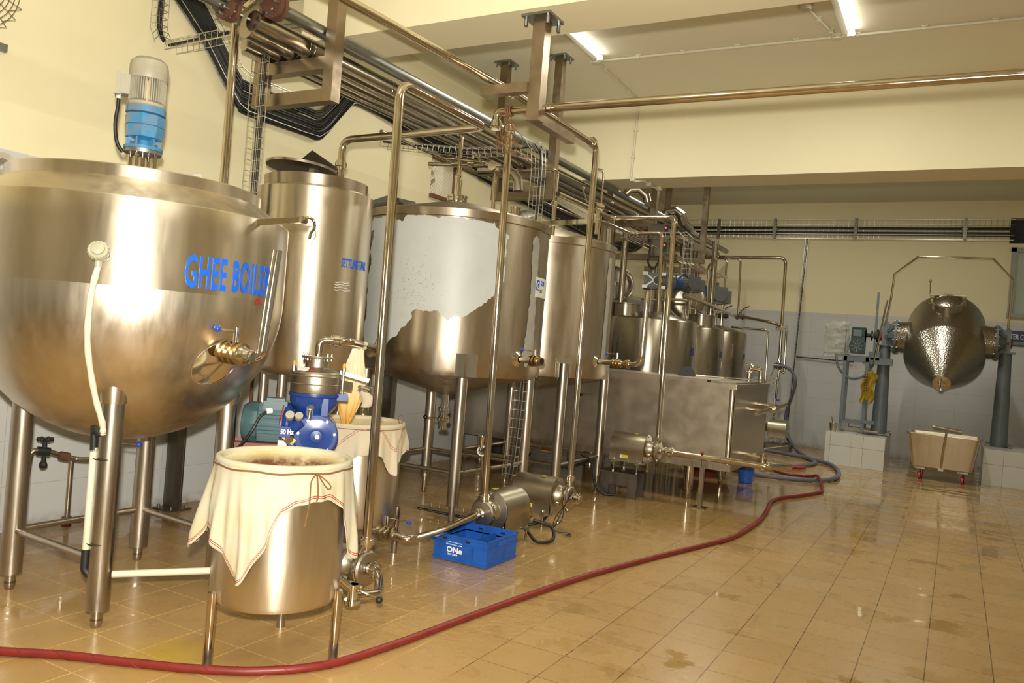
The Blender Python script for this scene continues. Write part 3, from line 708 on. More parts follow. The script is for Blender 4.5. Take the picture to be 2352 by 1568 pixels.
# small tray: wall drop, across, then down beside the first frame
tray([(-5.28, 3.80, 3.95), (-5.28, 3.80, 3.60), (-5.22, 3.80, 3.50)], .10, (0, 1, 0), 'short mesh tray dropping down the left wall at the top', .055, side=.06, nlong=3, wr=.0024, cables=((.05, 3, .008, 'black cables in the short wall drop'),))
tray([(-5.22, 3.84, 3.49), (-4.50, 3.92, 3.555), (-4.43, 3.93, 3.53)], .10, (0, 1, 0), 'mesh tray reaching out from the left wall to the first frame', .055, side=.06, nlong=3, wr=.0024, cables=((.05, 3, .008, 'black cables in the tray reaching out from the wall'),))
tray([(-4.42, 3.94, 3.55), (-4.36, 3.94, 3.49), (-4.345, 3.94, 3.40), (-4.345, 3.94, 1.3)], .10, (1, 0, 0), 'vertical mesh tray hanging beside the first frame', .075, side=-.06, nlong=3, wr=.0024, cables=((.035, 4, .008, 'black cables hanging in the vertical tray by the first frame'),))
tray([(-4.9, 5.98, 3.30), (-3.95, 6.02, 3.19), (-3.36, 6.04, 3.19)], .12, (0, 1, 0), 'mesh tray crossing to the tied pipe above the peeling tank', .06, side=.06, nlong=4, wr=.0024, cables=((.05, 2, .007, 'cables crossing above the peeling tank'),))
tray([(-3.36, 6.1, 3.22), (-3.30, 6.1, 3.14), (-3.285, 6.1, 3.0), (-3.30, 6.1, 1.0), (-3.34, 6.1, .32)], .10, (1, 0, 0), 'long vertical mesh tray dropping between the second and third tanks to the pumps', .08, side=-.07, nlong=4, wr=.0024, cables=((.04, 2, .005, 'black cables hanging behind the tied pipe'),))
tray([(-3.9, 5.55, .05), (-3.2, 5.55, .06), (-3.0, 5.75, .06)], .16, (0, 1, 0), 'mesh tray lying on the wet floor under the peeling tank', .08, side=-.03, nlong=4, wr=.0018, cables=((.08, 2, .008, 'black cables in the floor tray'),))
tray([(-3.75, 9.6, 3.0), (-3.1, 9.6, 3.0)], .12, (0, 1, 0), 'mesh tray above the first vat', .06, side=.06, nlong=4, wr=.0024, cables=((.05, 3, .009, 'black cables above the first vat'),))
tray([(-3.1, 9.6, 3.0), (-3.02, 9.6, 2.93), (-3.02, 9.6, 2.45)], .10, (1, 0, 0), 'mesh tray dropping to the first agitator motor', .06, side=-.05, nlong=3, wr=.0024, cables=((.05, 1, .009, 'cable dropping to the first agitator'),))
# fan grille at the upper left corner
t = thing('wall_fan', 'dark wire fan cage on the wall at the top left corner', 'fan', (-5.2, 2.50, 3.2))
m_ = MB()
for r in [.03 + .028 * k for k in range(10)]: m_.lathe([(r - .002, 0), (r, .002), (r + .002, 0), (r, -.002), (r - .002, 0)], (-5.12 + (.31 - r) * .12, 2.47, 3.36), (1, .0, 0), 40)
for k in range(24):
    a = k * PI / 12; m_.tube([(-5.09, 2.47, 3.36), (-5.12, 2.47 + .31 * math.cos(a), 3.36 + .31 * math.sin(a)), (-5.25, 2.47 + .30 * math.cos(a), 3.36 + .30 * math.sin(a))], .002, 5)
part(t, 'cage', m_, 'steel_dark')
part(t, 'mounting_strap', MB().box((-5.33, 2.70, 3.075), (.03, .22, .05)), 'galvanised', 'pale bolted strap')
b_ = MB()
for k in range(5):
    a = k * 2 * PI / 5; M = Matrix.Translation((-5.2, 2.47, 3.36)) @ Matrix.Rotation(a, 4, 'X') @ Matrix.Rotation(.5, 4, 'Z')
    b_.box((0, 0, 0), (.01, .1, .001)); n0 = len(b_.v) - 8
    for i_ in range(n0, len(b_.v)):
        v_ = Vector(b_.v[i_]); b_.v[i_] = tuple(M @ Vector((v_.x, v_.y, .15 if v_.z > 0 else .05)))
    
    b_.box((-5.2, 2.47, 3.36), (.05, .04, .04))
part(t, 'blades', b_, 'steel_dark')
# wall posts behind boiler and tanks
for y, lab in ((4.24, 'steel channel post at the foot of the left wall, behind the boiler'), (6.88, 'steel channel post at the left wall behind the second filter tub'), (9.3, 'steel channel post at the left wall behind the third tank')):
    p = MB().box((-5.245, y - .035, 1.1), (.11, .012, 2.2)).box((-5.245, y + .035, 1.1), (.11, .012, 2.2)).box((-5.20, y, 1.1), (.012, .06, 2.2)).box((-5.24, y, .006), (.2, .2, .012))
    for a, c in ((-.07, -.07), (.07, -.07), (-.07, .07), (.07, .07)): p.cyl((-5.24 + a, y + c, .01), (-5.24 + a, y + c, .035), .01, seg=6)
    solo('wall_post', p, 'steel_dark', lab, 'post', 'steel posts along the left wall')
# ================================================================ boiler
def pipe_leg(parent, x, y, ztop, r, zfoot=.10, foot=True, mat='steel_leg', seg=24):
    l = part(parent, 'leg', MB().cyl((x, y, zfoot), (x, y, ztop), r, seg=seg), mat)
    if foot: part(l, 'levelling_foot', MB().cyl((x, y, .035), (x, y, zfoot + .02), r * .52, seg=16).lathe([(.001, 0), (r * .40, .0), (r * .52, .02), (r * .52, .045)], (x, y, 0), seg=16), mat)
    return l
BC = Vector((-3.90, 2.79, 0)); BR = .785
t = thing('ghee_boiler_kettle', 'large hemispherical stainless steel kettle lettered GHEE BOILER, at the left front', 'kettle', BC)
prof = []
zc = 1.61; depth = .79
for k in range(0, 33):
    a = -PI / 2 + k / 32 * PI / 2
    prof.append((max(.002, BR * math.cos(a)), zc + depth * math.sin(a)))
part(t, 'kettle_bowl', MB().lathe(prof, BC, seg=128), 'steel_bowl', angle=60)
prof = [(BR, zc), (BR, zc + .15), (BR, zc + .3), (BR, 2.010), (BR - .004, 2.017)]
shell = part(t, 'kettle_shell', MB().lathe(prof, BC, seg=128), 'steel_tank', angle=60)
cone = MB().lathe([(BR - .004, 2.017), (.622, 2.122)], BC, seg=128)
part(t, 'conical_top', cone, 'steel_tank', angle=60)
rim = MB().lathe([(.622, 2.122), (.624, 2.175), (.619, 2.180), (.614, 2.175), (.612, 2.10)], BC, seg=128)
rm = part(t, 'rim', rim, 'steel_tank')
part(t, 'inner_cover', MB().lathe([(.612, 2.160), (.30, 2.168), (.001, 2.172)], BC, seg=64), 'steel_dark')
# half lid standing slightly up at the back
lid = MB().prism([(-.52, 0), (.52, 0), (.50, .05), (-.46, .10)], -.004, .004, Matrix.Translation((-4.40, 2.96, 2.235)) @ Matrix.Rotation(math.radians(42), 4, 'Z') @ Matrix.Rotation(math.radians(-8), 4, 'Y'))
part(t, 'lid_flap', lid, 'steel_sheet', 'steel lid edge standing up at the rear')
# lifting lug at far left of the rim
lug = MB()
lp = [(.055 * math.cos(a), .055 * math.sin(a)) for a in [k * PI / 12 for k in range(-6, 19)]]
M = Matrix.Translation((-4.42, 2.36, 2.215)) @ Matrix.Rotation(math.radians(48), 4, 'Z')
rings = []
for px, pz in [(math.cos(a), math.sin(a)) for a in [k * PI / 12 for k in range(24)]]:
    rings.append([M @ Vector((px * r_, y_, pz * r_)) for r_, y_ in ((.028, -.009), (.06, -.009), (.06, .009), (.028, .009))])
rings.append(rings[0]); lug.quadgrid(rings, True)
lug.bar(M @ Vector((.05, 0, -.03)), M @ Vector((.17, 0, -.02)), .018, .05)
part(t, 'lifting_lug', lug, 'steel_sheet')
# lettering
tx = wrap(text_mb('GHEE BOILER', .212, .385, .0006, .0042, 1.10), BC, BR + .0022, math.radians(-19.8), 1.638)
part(shell, 'lettering', tx, 'blue_sticker', 'blue letters GHEE BOILER')
tx = wrap(text_mb('1000 L', .045, .55, .0004, .0005), BC, BR + .0016, math.radians(10), 1.585)
part(shell, 'handwritten_capacity', tx, 'ochre_letter', 'small red handwritten 1000 L')
# outlet recess: dark elliptical pocket, valve and sight tube
ar = math.radians(-38)
def on_shell(a, z, out=0.0):
    r = BR if z > zc else BR * math.sqrt(max(0, 1 - ((zc - z) / depth) ** 2))
    return Vector((BC.x + (r + out) * math.cos(a), BC.y + (r + out) * math.sin(a), z))
a_out = math.radians(-1)
pc = on_shell(a_out, 1.275)
nrm = (pc - Vector((BC.x, BC.y, zc))).normalized()
tdir = Vector((-math.sin(a_out), math.cos(a_out), 0)); up2 = nrm.cross(tdir) * -1
if up2.z < 0: up2 = -up2
def pocket_ring(k, out):
    """ellipse on the bowl surface, pushed out along the normal"""
    r_ = []
    for j in range(48):
        q = j * 2 * PI / 48; u_ = math.cos(q) * .135 * k; v_ = math.sin(q) * .125 * k
        p = pc + tdir * (u_ + .15 * v_) + up2 * v_
        d = (p - Vector((BC.x, BC.y, zc))); d.z *= BR / depth; d.normalize(); d.z *= depth / BR
        r_.append(Vector((BC.x, BC.y, zc)) + d * BR + nrm * out)
    return r_
pock = MB().quadgrid([pocket_ring(1.0, .001), pocket_ring(.99, .006), pocket_ring(.95, .005), pocket_ring(.93, .002), pocket_ring(.6, .002), pocket_ring(.2, .002), pocket_ring(.02, .002)], True, cap1=True)
part(shell, 'outlet_pocket', pock, 'steel_polished', 'shiny elliptical pocket around the outlet', angle=25)
p0 = Vector((-3.19, 2.765, 1.345)); dv = Vector((1, .06, -.07)).normalized()
so = part(t, 'side_outlet', MB().cyl(p0, p0 + dv * .10, .034), 'steel_polished')
fl_ = MB()
for k in (.05, .085, .125, .16): fl_.cyl(p0 + dv * k, p0 + dv * (k + .016), .056, seg=28)
fl_.cyl(p0 + dv * .05, p0 + dv * .175, .045, seg=24)
part(so, 'flange_rings', fl_, 'brass', 'warm-toned clamp rings')
st = p0 + dv * .125
h_ = MB().cyl(st + Vector((0, 0, .04)), st + Vector((0, 0, .125)), .015).cyl(st + Vector((0, 0, .105)), st + Vector((-.045, -.07, .115)), .005, seg=8)
part(so, 'valve_lever', h_, 'steel_polished'); part(so, 'lever_knob', MB().sphere(st + Vector((-.048, -.075, .115)), .0175), 'blue_knob', 'blue ball knob')
e0 = p0 + dv * .165; et = Vector((-2.915, 2.85, 1.85))
sgp = part(t, 'sight_tube', MB().tube(fil([e0, Vector((-2.935, 2.815, 1.32)), et], .10, 12), .0235, 20), 'steel_polished', 'upright polished tube, open at the top')
part(sgp, 'union_nut', union(MB(), e0 + dv * .055, tuple(dv), .022), 'steel_polished')
part(sgp, 'tube_shade_disc', MB().cyl(et, et + Vector((0, 0, .001)), .020), 'steel_dark')  # dark disc painting the shade inside the open tube end
part(sgp, 'reducer', MB().lathe([(.045, 0), (.045, .02), (.022, .07)], e0 - dv * .005, tuple(dv), 20), 'steel_polished')
# bottom outlet
bp = Vector((BC.x - .05, BC.y - .02, 0))
bo = part(t, 'bottom_outlet', MB().cyl(bp + Vector((0, 0, .73)), bp + Vector((0, 0, .84)), .024), 'steel_polished')
b_ = MB()
for z in (.80, .765, .725): b_.cyl(bp + Vector((0, 0, z - .009)), bp + Vector((0, 0, z + .009)), .047, seg=24)
part(bo, 'flange_rings', b_, 'steel_polished')
part(bo, 'valve_lever', MB().cyl(bp + Vector((.03, .02, .79)), bp + Vector((.10, .09, .785)), .004, seg=8), 'steel_polished')
part(bo, 'lever_knob', MB().sphere(bp + Vector((.105, .095, .785)), .0165), 'blue_knob', 'blue ball knob')
# legs and braces
lg = {'fr': (-3.47, 2.43), 'fl': (-4.26, 2.47), 'bl': (-4.27, 3.23), 'br': (-3.53, 3.17)}
for k, (x, y) in lg.items():
    d_ = math.hypot(x - BC.x, y - BC.y); zt = zc - depth * math.sqrt(max(0, 1 - (d_ / BR) ** 2)) + .06
    l_ = pipe_leg(t, x, y, zt, .052, .085)
    part(l_, 'collar_plate', MB().lathe([(.052, zt - .045), (.06, zt - .055), (.068, zt - .015), (.076, zt + .04)], (x, y, 0), seg=28), 'steel_tank')
for a, b_ in (('fl', 'fr'), ('fl', 'bl'), ('bl', 'br')):
    part(t, 'brace', MB().cyl((*lg[a], .31), (*lg[b_], .31), .018), 'steel_leg')
# arm with open clamp on the shoulder
A0 = Vector((-3.15, 2.90, 1.995)); A1 = Vector((-2.94, 3.03, 2.03)); ad_ = (A1 - A0).normalized()
am = part(t, 'pipe_arm', MB().bar(A0, A1, .026, .028), 'steel_polished')
cl = MB().tube(spline([A1 + ad_ * .0, A1 + ad_ * .03 + Vector((0, 0, .01)), A1 + ad_ * .055 + Vector((0, 0, -.01)), A1 + ad_ * .06 + Vector((0, 0, -.045)), A1 + ad_ * .045 + Vector((0, 0, -.07)), A1 + ad_ * .04 + Vector((0, 0, -.10))], 6), .008, 8)
cl.cyl(A1 + Vector((0, -.02, 0)), A1 + Vector((0, .02, 0)), .018, seg=10)
part(am, 'open_clamp', cl, 'steel_polished')
# agitator drive on top
mo = thing('agitator_drive', 'beige motor on a bright blue gearbox standing on top of the boiler', 'motor', (BC.x, BC.y, 2.10))
mx, my = BC.x, BC.y
st = MB()
for a in range(4): st.cyl((mx + .085 * math.cos(a * PI / 2 + .5), my + .085 * math.sin(a * PI / 2 + .5), 2.170), (mx + .085 * math.cos(a * PI / 2 + .5), my + .085 * math.sin(a * PI / 2 + .5), 2.36), .014, seg=14)
st.cyl((mx, my, 2.170), (mx, my, 2.38), .018)
part(mo, 'stool_pins', st, 'steel_pipe')
part(mo, 'base_plate', MB().cyl((mx, my, 2.352), (mx, my, 2.372), .12, seg=40), 'galvanised', 'grey round plate')
gb = MB().lathe([(.001, 2.372), (.125, 2.372), (.125, 2.390), (.06, 2.40), (.058, 2.43)], (mx, my, 0), seg=32)
gb.lathe([(.06, 2.425), (.120, 2.44), (.128, 2.50), (.128, 2.502), (.122, 2.505), (.128, 2.508), (.128, 2.565), (.10, 2.575)], (mx, my, 0), seg=8)
gb.lathe([(.10, 2.57), (.128, 2.575), (.128, 2.61), (.001, 2.612)], (mx, my, 0), seg=32)
for a in range(6):
    M = Matrix.Translation((mx, my, 2.41)) @ Matrix.Rotation(a * PI / 3, 4, 'Z'); n0 = len(gb.v); gb.box((.085, 0, 0), (.05, .012, .05)); gb.xf(M, n0)
gbp = part(mo, 'gearbox', gb, 'blue_gearbox', 'worn bright blue gearbox', angle=25)
bl = MB()
for a in range(4): bl.cyl((mx + .105 * math.cos(a * PI / 2 + .2), my + .105 * math.sin(a * PI / 2 + .2), 2.386), (mx + .105 * math.cos(a * PI / 2 + .2), my + .105 * math.sin(a * PI / 2 + .2), 2.405), .011, seg=6)
part(gbp, 'bolts', bl, 'rusty_iron')
hm = MB().lathe([(.115, 2.612), (.122, 2.618), (.122, 2.632), (.095, 2.645), (.094, 2.79)], (mx, my, 0), seg=40)
for k in range(44):
    a = k * 2 * PI / 44; n0 = len(hm.v); hm.box((.104, 0, 2.712), (.028, .0045, .135)); M = Matrix.Translation((mx, my, 0)) @ Matrix.Rotation(a, 4, 'Z'); hm.xf(M, n0)
hmp = part(mo, 'motor_housing', hm, 'motor_beige', 'beige finned motor')
part(mo, 'fan_cover', MB().lathe([(.122, 2.765), (.124, 2.77), (.124, 2.84), (.118, 2.865), (.09, 2.885), (.001, 2.892)], (mx, my, 0), seg=48), 'motor_beige', 'beige domed fan cover')
# terminal box to image left, eye bolt facing the camera
lat = Vector((-.59, -.807, 0)); cam = Vector((.807, -.59, 0))
bx = MB(); R2 = Matrix((lat, cam.cross(lat) * 0 + Vector((cam.x, cam.y, 0)), Vector((0, 0, 1)))).transposed()
bx.box(Vector((mx, my, 2.72)) + lat * .145, (.07, .10, .11), R2).box(Vector((mx, my, 2.72)) + lat * .185, (.03, .115, .125), R2)
part(hmp, 'terminal_box', bx, 'motor_beige')
part(hmp, 'eye_bolt', MB().box(Vector((mx, my, 2.69)) + cam * .118, (.014, .014, .12), R2).lathe([(.010, -.004), (.014, 0), (.010, .004), (.007, 0), (.010, -.004)], Vector((mx, my, 2.752)) + cam * .132, (.59, .807, 0), 16), 'brass')
cb = Vector((mx, my, 0)) + lat * .175
part(mo, 'power_cable', MB().tube(spline([cb + Vector((0, 0, 2.665)), cb + Vector((.0, 0, 2.60)), cb + lat * .008 + Vector((0, 0, 2.5)), cb - lat * .01 + Vector((0, 0, 2.40)), cb - lat * .05 + Vector((0, 0, 2.35))], 6), .012, 10), 'black_rubber')
part(mo, 'cable_gland', MB().cyl(cb + Vector((0, 0, 2.64)), cb + Vector((0, 0, 2.67)), .016, seg=8), 'white_plastic')
mo.scale = (.78, .78, .955); mo.location.z = 2.105
# sensor head with white flexible conduit
jp = on_shell(math.radians(-45), 1.745, 0)
jn = Vector((math.cos(math.radians(-45)), math.sin(math.radians(-45)), 0))
t = thing('temperature_sensor', 'cream capped sensor head on the boiler with a white flexible conduit below', 'sensor', jp)
part(t, 'sensor_stub', MB().cyl(jp, jp + jn * .05, .018).cyl(jp - jn * .001, jp + jn * .004, .032), 'steel_polished')
hd = MB(); q = jp + jn * .075 + Vector((0, 0, .0)); ax = (jn * .8 + Vector((0, 0, .35))).normalized()
hd.lathe([(.001, -.035), (.03, -.035), (.037, -.02), (.037, .01)], q, tuple(ax), 32)
rings = []
x_, y_, d_ = basis(ax)
for z_, k_ in ((.005, 1), (.024, 1), (.030, .93)): rings.append([q + d_ * z_ + (x_ * math.cos(a) + y_ * math.sin(a)) * (.043 + .002 * math.cos(a * 18)) * k_ for a in [j * 2 * PI / 72 for j in range(72)]])
hd.quadgrid(rings, True, cap1=True); hd.lathe([(.028, .03), (.028, .042), (.022, .046), (.001, .046)], q, tuple(ax), 24); hd.cyl(q + Vector((0, 0, -.065)), q + Vector((0, 0, -.02)), .015, seg=12)
part(t, 'sensor_head', hd, 'junction_cream')
lf = Vector((-3.47, 2.43, 0)); side = Vector((-.62, -.60, 0)).normalized()
c0 = q + Vector((0, 0, -.06))
path = spline([c0, c0 + Vector((-.02, -.01, -.14)), Vector((-3.35, 2.20, 1.34)), Vector((-3.38, 2.27, 1.124)), Vector((-3.385, 2.325, .98)), Vector((-3.40, 2.34, .93))], 24)
part(t, 'flexible_conduit', MB().tube(path, lambda s_: .0135 + .0009 * math.sin(s_ * 700), 14), 'conduit_white')
lpos = lf + side * .068
part(t, 'upper_rubber_boot', MB().tube(fil([Vector((-3.405, 2.335, .925)), Vector((-3.44, 2.32, .955)), lpos + Vector((0, -.005, .93)), lpos + Vector((0, 0, .83))], .03), .0165, 12), 'black_rubber')
cc = part(t, 'straight_conduit', MB().cyl(lpos + Vector((0, 0, .36)), lpos + Vector((0, 0, .85)), .0165, seg=16), 'conduit_white')
part(t, 'lower_rubber_boot', MB().tube(fil([lpos + Vector((0, 0, .37)), lpos + Vector((0, 0, .275)), lf + side * .045 + Vector((0, 0, .245))], .03), .0185, 12), 'black_rubber')
for z in (.40, .80): part(t, 'cable_tie', MB().lathe([(.0535, z - .003), (.0555, z), (.0535, z + .003)], lf + side * .012, seg=28), 'black_rubber')
part(t, 'conduit_across', MB().cyl((-3.42, 2.46, .255), (-2.95, 2.90, .285), .0165, seg=16), 'conduit_white')

# ================================================================ settling tank
SCn = Vector((-4.19, 4.43, 0)); SR = .418
t = thing('settling_tank', 'tall narrow stainless steel tank lettered SETTLING TANK, right behind the boiler', 'tank', SCn)
sh = part(t, 'tank_shell', MB().lathe([(.001, 1.12), (SR * .6, 1.13), (SR * .93, 1.16), (SR, 1.21), (SR, 1.6), (SR, 2.0), (SR, 2.455), (SR - .04, 2.475)], SCn, seg=96), 'steel_tank', angle=50)
part(t, 'lid_ring', MB().lathe([(SR - .05, 2.465), (SR - .045, 2.55), (SR - .06, 2.555), (.001, 2.56)], SCn, seg=64), 'steel_old_tank', 'stained lid ring')
tx = wrap(text_mb('SETTLING TANK', .088, .40, .0006, .0014, 1.05), SCn, SR + .0015, math.radians(-17), 1.925)
part(sh, 'lettering', tx, 'blue_sticker', 'blue letters SETTLING TANK')
gm = MB()
for k, (z, l_) in enumerate(((1.815, .115), (1.798, .12), (1.78, .10), (1.762, .125))):
    gm.tube([(SCn.x + (SR + .002) * math.cos(a), SCn.y + (SR + .002) * math.sin(a), z + .004 * math.sin(a * 40)) for a in [math.radians(-22) + l_ / SR * j / 12 for j in range(13)]], .004, 6)
part(sh, 'tape_residue', gm, 'gum_residue')
ld_ = part(t, 'lid', MB().lathe([(.001, .014), (.22, .012), (.25, .006), (.255, -.012), (.25, -.014), (.001, -.006)], SCn + Vector((-.13, -.03, 2.655)), (.02, .07, 1.0), 48), 'steel_dark', 'round lid tilted open')
part(ld_, 'lid_edge', MB().lathe([(.252, .006), (.258, .004), (.258, -.014), (.252, -.014)], SCn + Vector((-.13, -.03, 2.655)), (.02, .07, 1.0), 48), 'steel_leg')
part(ld_, 'lid_hinge', MB().box(SCn + Vector((-.02, -.02, 2.62)), (.05, .05, .12)), 'steel_sheet')
fp = MB(); q_ = [Vector(p) for p in ((-4.30, 4.47, 2.80), (-4.07, 4.56, 2.655), (-4.28, 4.28, 2.645), (-4.36, 4.43, 2.69))]
for p in q_: fp.v.append(tuple(p))
for p in q_: fp.v.append(tuple(p + Vector((-.006, .006, .004))))
fp.f += [(0, 1, 2), (0, 2, 3), (4, 6, 5), (4, 7, 6), (0, 4, 5, 1), (1, 5, 6, 2), (2, 6, 7, 3), (3, 7, 4, 0)]
part(t, 'hinged_flap', fp, 'steel_dark', 'dark flap raised')
e1 = Vector((.727, .687, 0)); e2 = Vector((-.687, .727, 0))
for a, b_ in ((-.27, .12), (-.13, -.27), (.27, -.13), (.13, .27)):
    p = SCn + e1 * a + e2 * b_; pipe_leg(t, p.x, p.y, 1.16, .033, .08)
ov = SCn + e1 * -.02 + e2 * -.2
bo = part(t, 'bottom_outlet', MB().cyl(ov + Vector((0, 0, .80)), ov + Vector((0, 0, 1.14)), .026).cyl(ov + Vector((0, 0, .86)), ov + Vector((0, 0, .90)), .045).cyl(ov + Vector((0, 0, .82)), ov - e1 * .14 + Vector((0, 0, .80)), .022), 'steel_polished')
part(bo, 'lever_knob', MB().sphere(ov - e1 * .26 + Vector((0, 0, .86)), .017), 'blue_knob', 'blue ball knob')

# ================================================================ conical tanks
def ctank(C, R, z0, z1, ztip, lab, name='process_tank', mat='steel_old_tank', corners=None):
    t = thing(name, lab, 'tank', C)
    prof = [(.03, ztip), (.10, ztip + .02), (R * .8, z0 - .065), (R * .96, z0 - .03), (R, z0 + .02)]
    for k in range(1, 7): prof.append((R, z0 + (z1 - z0) * k / 6))
    sh = part(t, 'tank_shell', MB().lathe(prof, C, seg=128), mat, angle=40)
    part(t, 'rim_band', MB().lathe([(R + .002, z1 - .065), (R + .010, z1 - .06), (R + .010, z1), (R - .02, z1 + .012), (.25, z1 + .14), (.10, z1 + .15)], C, seg=128), mat)
    for x, y in corners:
        d_ = Vector((x - C.x, y - C.y, 0)); l_ = pipe_leg(t, x, y, z0 + .11, .047, .16)
        dn = d_.normalized(); ang = math.atan2(dn.y, dn.x); rr_ = R + .008
        pl = MB(); rings = []
        for z in (z0 - .03, z0 + .15): rings.append([(C.x + rr_ * math.cos(ang + a), C.y + rr_ * math.sin(ang + a), z) for a in [(-.11 + .22 * j / 8) for j in range(9)]] + [(C.x + (rr_ - .02) * math.cos(ang + a), C.y + (rr_ - .02) * math.sin(ang + a), z) for a in [(.11 - .22 * j / 8) for j in range(9)]])
        pl.quadgrid(rings, True, True, True)
        M_ = Matrix.Rotation(ang, 3, 'Z')
        pl.box((x, y, z0 + .115), (.14, .125, .018), M_)
        for s_ in (-1, 1): pl.box(Vector((x, y, z0 + .03)) + M_ @ Vector((-.02, s_ * .058, 0)), (.07, .006, .16), M_)
        part(l_, 'mounting_plate', pl, 'steel_polished', 'polished rough-welded mounting plate')
    return t, sh
T2 = Vector((-3.90, 5.91, 0)); R2_ = .80
c2 = ((-3.43, 5.42), (-4.37, 6.38), (-3.36, 6.44), (-4.38, 5.40))
t2, sh2 = ctank(T2, R2_, 1.225, 2.50, .99, 'big round tank with torn white film peeling off its shell', corners=c2)
for a, b_ in ((0, 2), (2, 1), (1, 3), (3, 0), ):
    part(t2, 'brace', MB().cyl((*c2[a], .42), (*c2[b_], .42), .017), 'steel_leg')
# white protective film with ragged edge
def pt_in(poly, x, y):
    c = False; n = len(poly)
    for i in range(n):
        x1, y1 = poly[i]; x2, y2 = poly[(i + 1) % n]
        if (y1 > y) != (y2 > y) and x < (x2 - x1) * (y - y1) / (y2 - y1) + x1: c = not c
    return c
def film(name, C, R, poly, mat, lab, cell=.0075, holes=()):
    """poly in (angle degrees, z): grid cells kept where inside, edge vertices pulled onto the ragged outline"""
    from mathutils import noise as N
    us = [p[0] for p in poly]; zs = [p[1] for p in poly]; u0, u1, z0, z1 = min(us) - 2, max(us) + 2, min(zs) - .02, max(zs) + .02
    da = math.degrees(cell / R); nu = int((u1 - u0) / da); nz = int((z1 - z0) / cell)
    def inside(a, z):
        k = N.noise(Vector((a * R / 57 * 14, z * 14, 3))) * .024 + N.noise(Vector((a * R / 57 * 45, z * 45, 7))) * .008
        k2 = N.noise(Vector((a * R / 57 * 12, z * 12, 9))) * .022 + N.noise(Vector((a * R / 57 * 50, z * 50, 1))) * .008
        aa, zz = a + math.degrees(k / R), z + k2
        return pt_in(poly, aa, zz) and not any(pt_in(h, aa, zz) for h in holes)
    ins = [[inside(u0 + i * da, z0 + j * cell) for j in range(nz + 1)] for i in range(nu + 1)]
    mb = MB(); idx = {}
    def vid(i, j, h=0):
        if (i, j) not in idx:
            idx[(i, j)] = len(mb.v); a = math.radians(u0 + i * da); z = z0 + j * cell
            mb.v.append((C.x + (R + .0025) * math.cos(a), C.y + (R + .0025) * math.sin(a), z))
        return idx[(i, j)]
    for i in range(nu):
        for j in range(nz):
            q = [(i, j), (i + 1, j), (i + 1, j + 1), (i, j + 1)]; k = [x for x in q if ins[x[0]][x[1]]]
            if len(k) >= 3: mb.f.append(tuple(vid(*x) for x in k))
    return mb
poly2 = [(-122, 2.40), (-112, 2.425), (-96, 2.425), (-94, 2.40), (-90, 2.40), (-88, 2.43), (-70, 2.43), (-50, 2.425), (-36, 2.42), (-34, 2.39), (-30, 2.37), (-27, 2.33), (-27, 1.98), (-30, 1.93), (-33, 1.86), (-38, 1.78), (-42, 1.74), (-46, 1.69), (-50, 1.67), (-55, 1.65), (-58, 1.60), (-62, 1.66), (-66, 1.685), (-72, 1.68), (-77, 1.70), (-80, 1.68), (-79, 1.60), (-84, 1.55), (-88, 1.47), (-93, 1.42), (-98, 1.36), (-103, 1.30), (-112, 1.30), (-121, 1.32), (-124, 1.42), (-120, 1.52), (-117, 1.62), (-118, 1.80), (-119, 1.95), (-115, 2.05), (-120, 2.15), (-123, 2.28)]
fm = film('film', T2, R2_, poly2, 'peeling_film', '', .0070, holes=([(-119, 2.30), (-116.5, 2.31), (-116, 2.24), (-118, 2.13), (-119, 2.2)], [(-121, 1.42), (-118, 1.44), (-117.5, 1.38), (-120, 1.37)]))
part(sh2, 'peeling_film', fm, 'peeling_film', 'torn pale grey protective film')
sp = MB(); rr = random.Random(11)
for k in range(260):
    a = math.radians(rr.gauss(-78, 7)); z = rr.gauss(1.86, .17)
    if not (1.62 < z < 2.38): continue
    r = rr.uniform(.0012, .0032); n0 = len(sp.v)
    c = Vector((T2.x + (R2_ + .0032) * math.cos(a), T2.y + (R2_ + .0032) * math.sin(a), z)); u_ = Vector((-math.sin(a), math.cos(a), 0))
    for j in range(5): sp.v.append(tuple(c + u_ * r * math.cos(j * 1.257) + Vector((0, 0, r * math.sin(j * 1.257)))))
    sp.f.append(tuple(range(n0, n0 + 5)))
part(sh2, 'dirt_specks', sp, 'steel_dark')
fs = film('strip', T2, R2_, [(-7, 2.36), (-3, 2.38), (1, 2.36), (3, 1.9), (4, 1.45), (2, 1.30), (-5, 1.30), (-9, 1.38), (-7, 1.5), (-5, 1.9)], 'film_strip', '', .010)
part(sh2, 'film_strip', fs, 'film_strip', 'dull vertical strip of film')
# maker's sticker
rings = [[(T2.x + (R2_ + .0045) * math.cos(math.radians(a)), T2.y + (R2_ + .0045) * math.sin(math.radians(a)), z) for a in (0 + 2.5 * j for j in range(12))] for z in (1.885, 2.05)]
part(sh2, 'sticker', MB().quadgrid(rings, False), 'white_print', 'white sticker with a blue emblem')
lg_ = wrap(MB().prism([(0, 0), (.062, 0), (.062, .085), (0, .085)], 0, -.0004), T2, R2_ + .0052, math.radians(1.2), 1.94)
part(sh2, 'sticker_emblem', lg_, 'blue_sticker', 'blue emblem square')
part(sh2, 'sticker_emblem_letter', wrap(text_mb('G', .085, .75, .0003, .001), T2, R2_ + .0062, math.radians(2.0), 1.952), 'white_print', 'white letter')
part(sh2, 'sticker_text', wrap(text_mb('GOM', .06, .75, .0003, .002), T2, R2_ + .0056, math.radians(7.2), 1.985), 'blue_sticker', 'blue letters')
part(sh2, 'sticker_text', wrap(text_mb('ENGI', .042, .7, .0003, .0005), T2, R2_ + .0056, math.radians(6.5), 1.925), 'steel_dark', 'small dark letters')
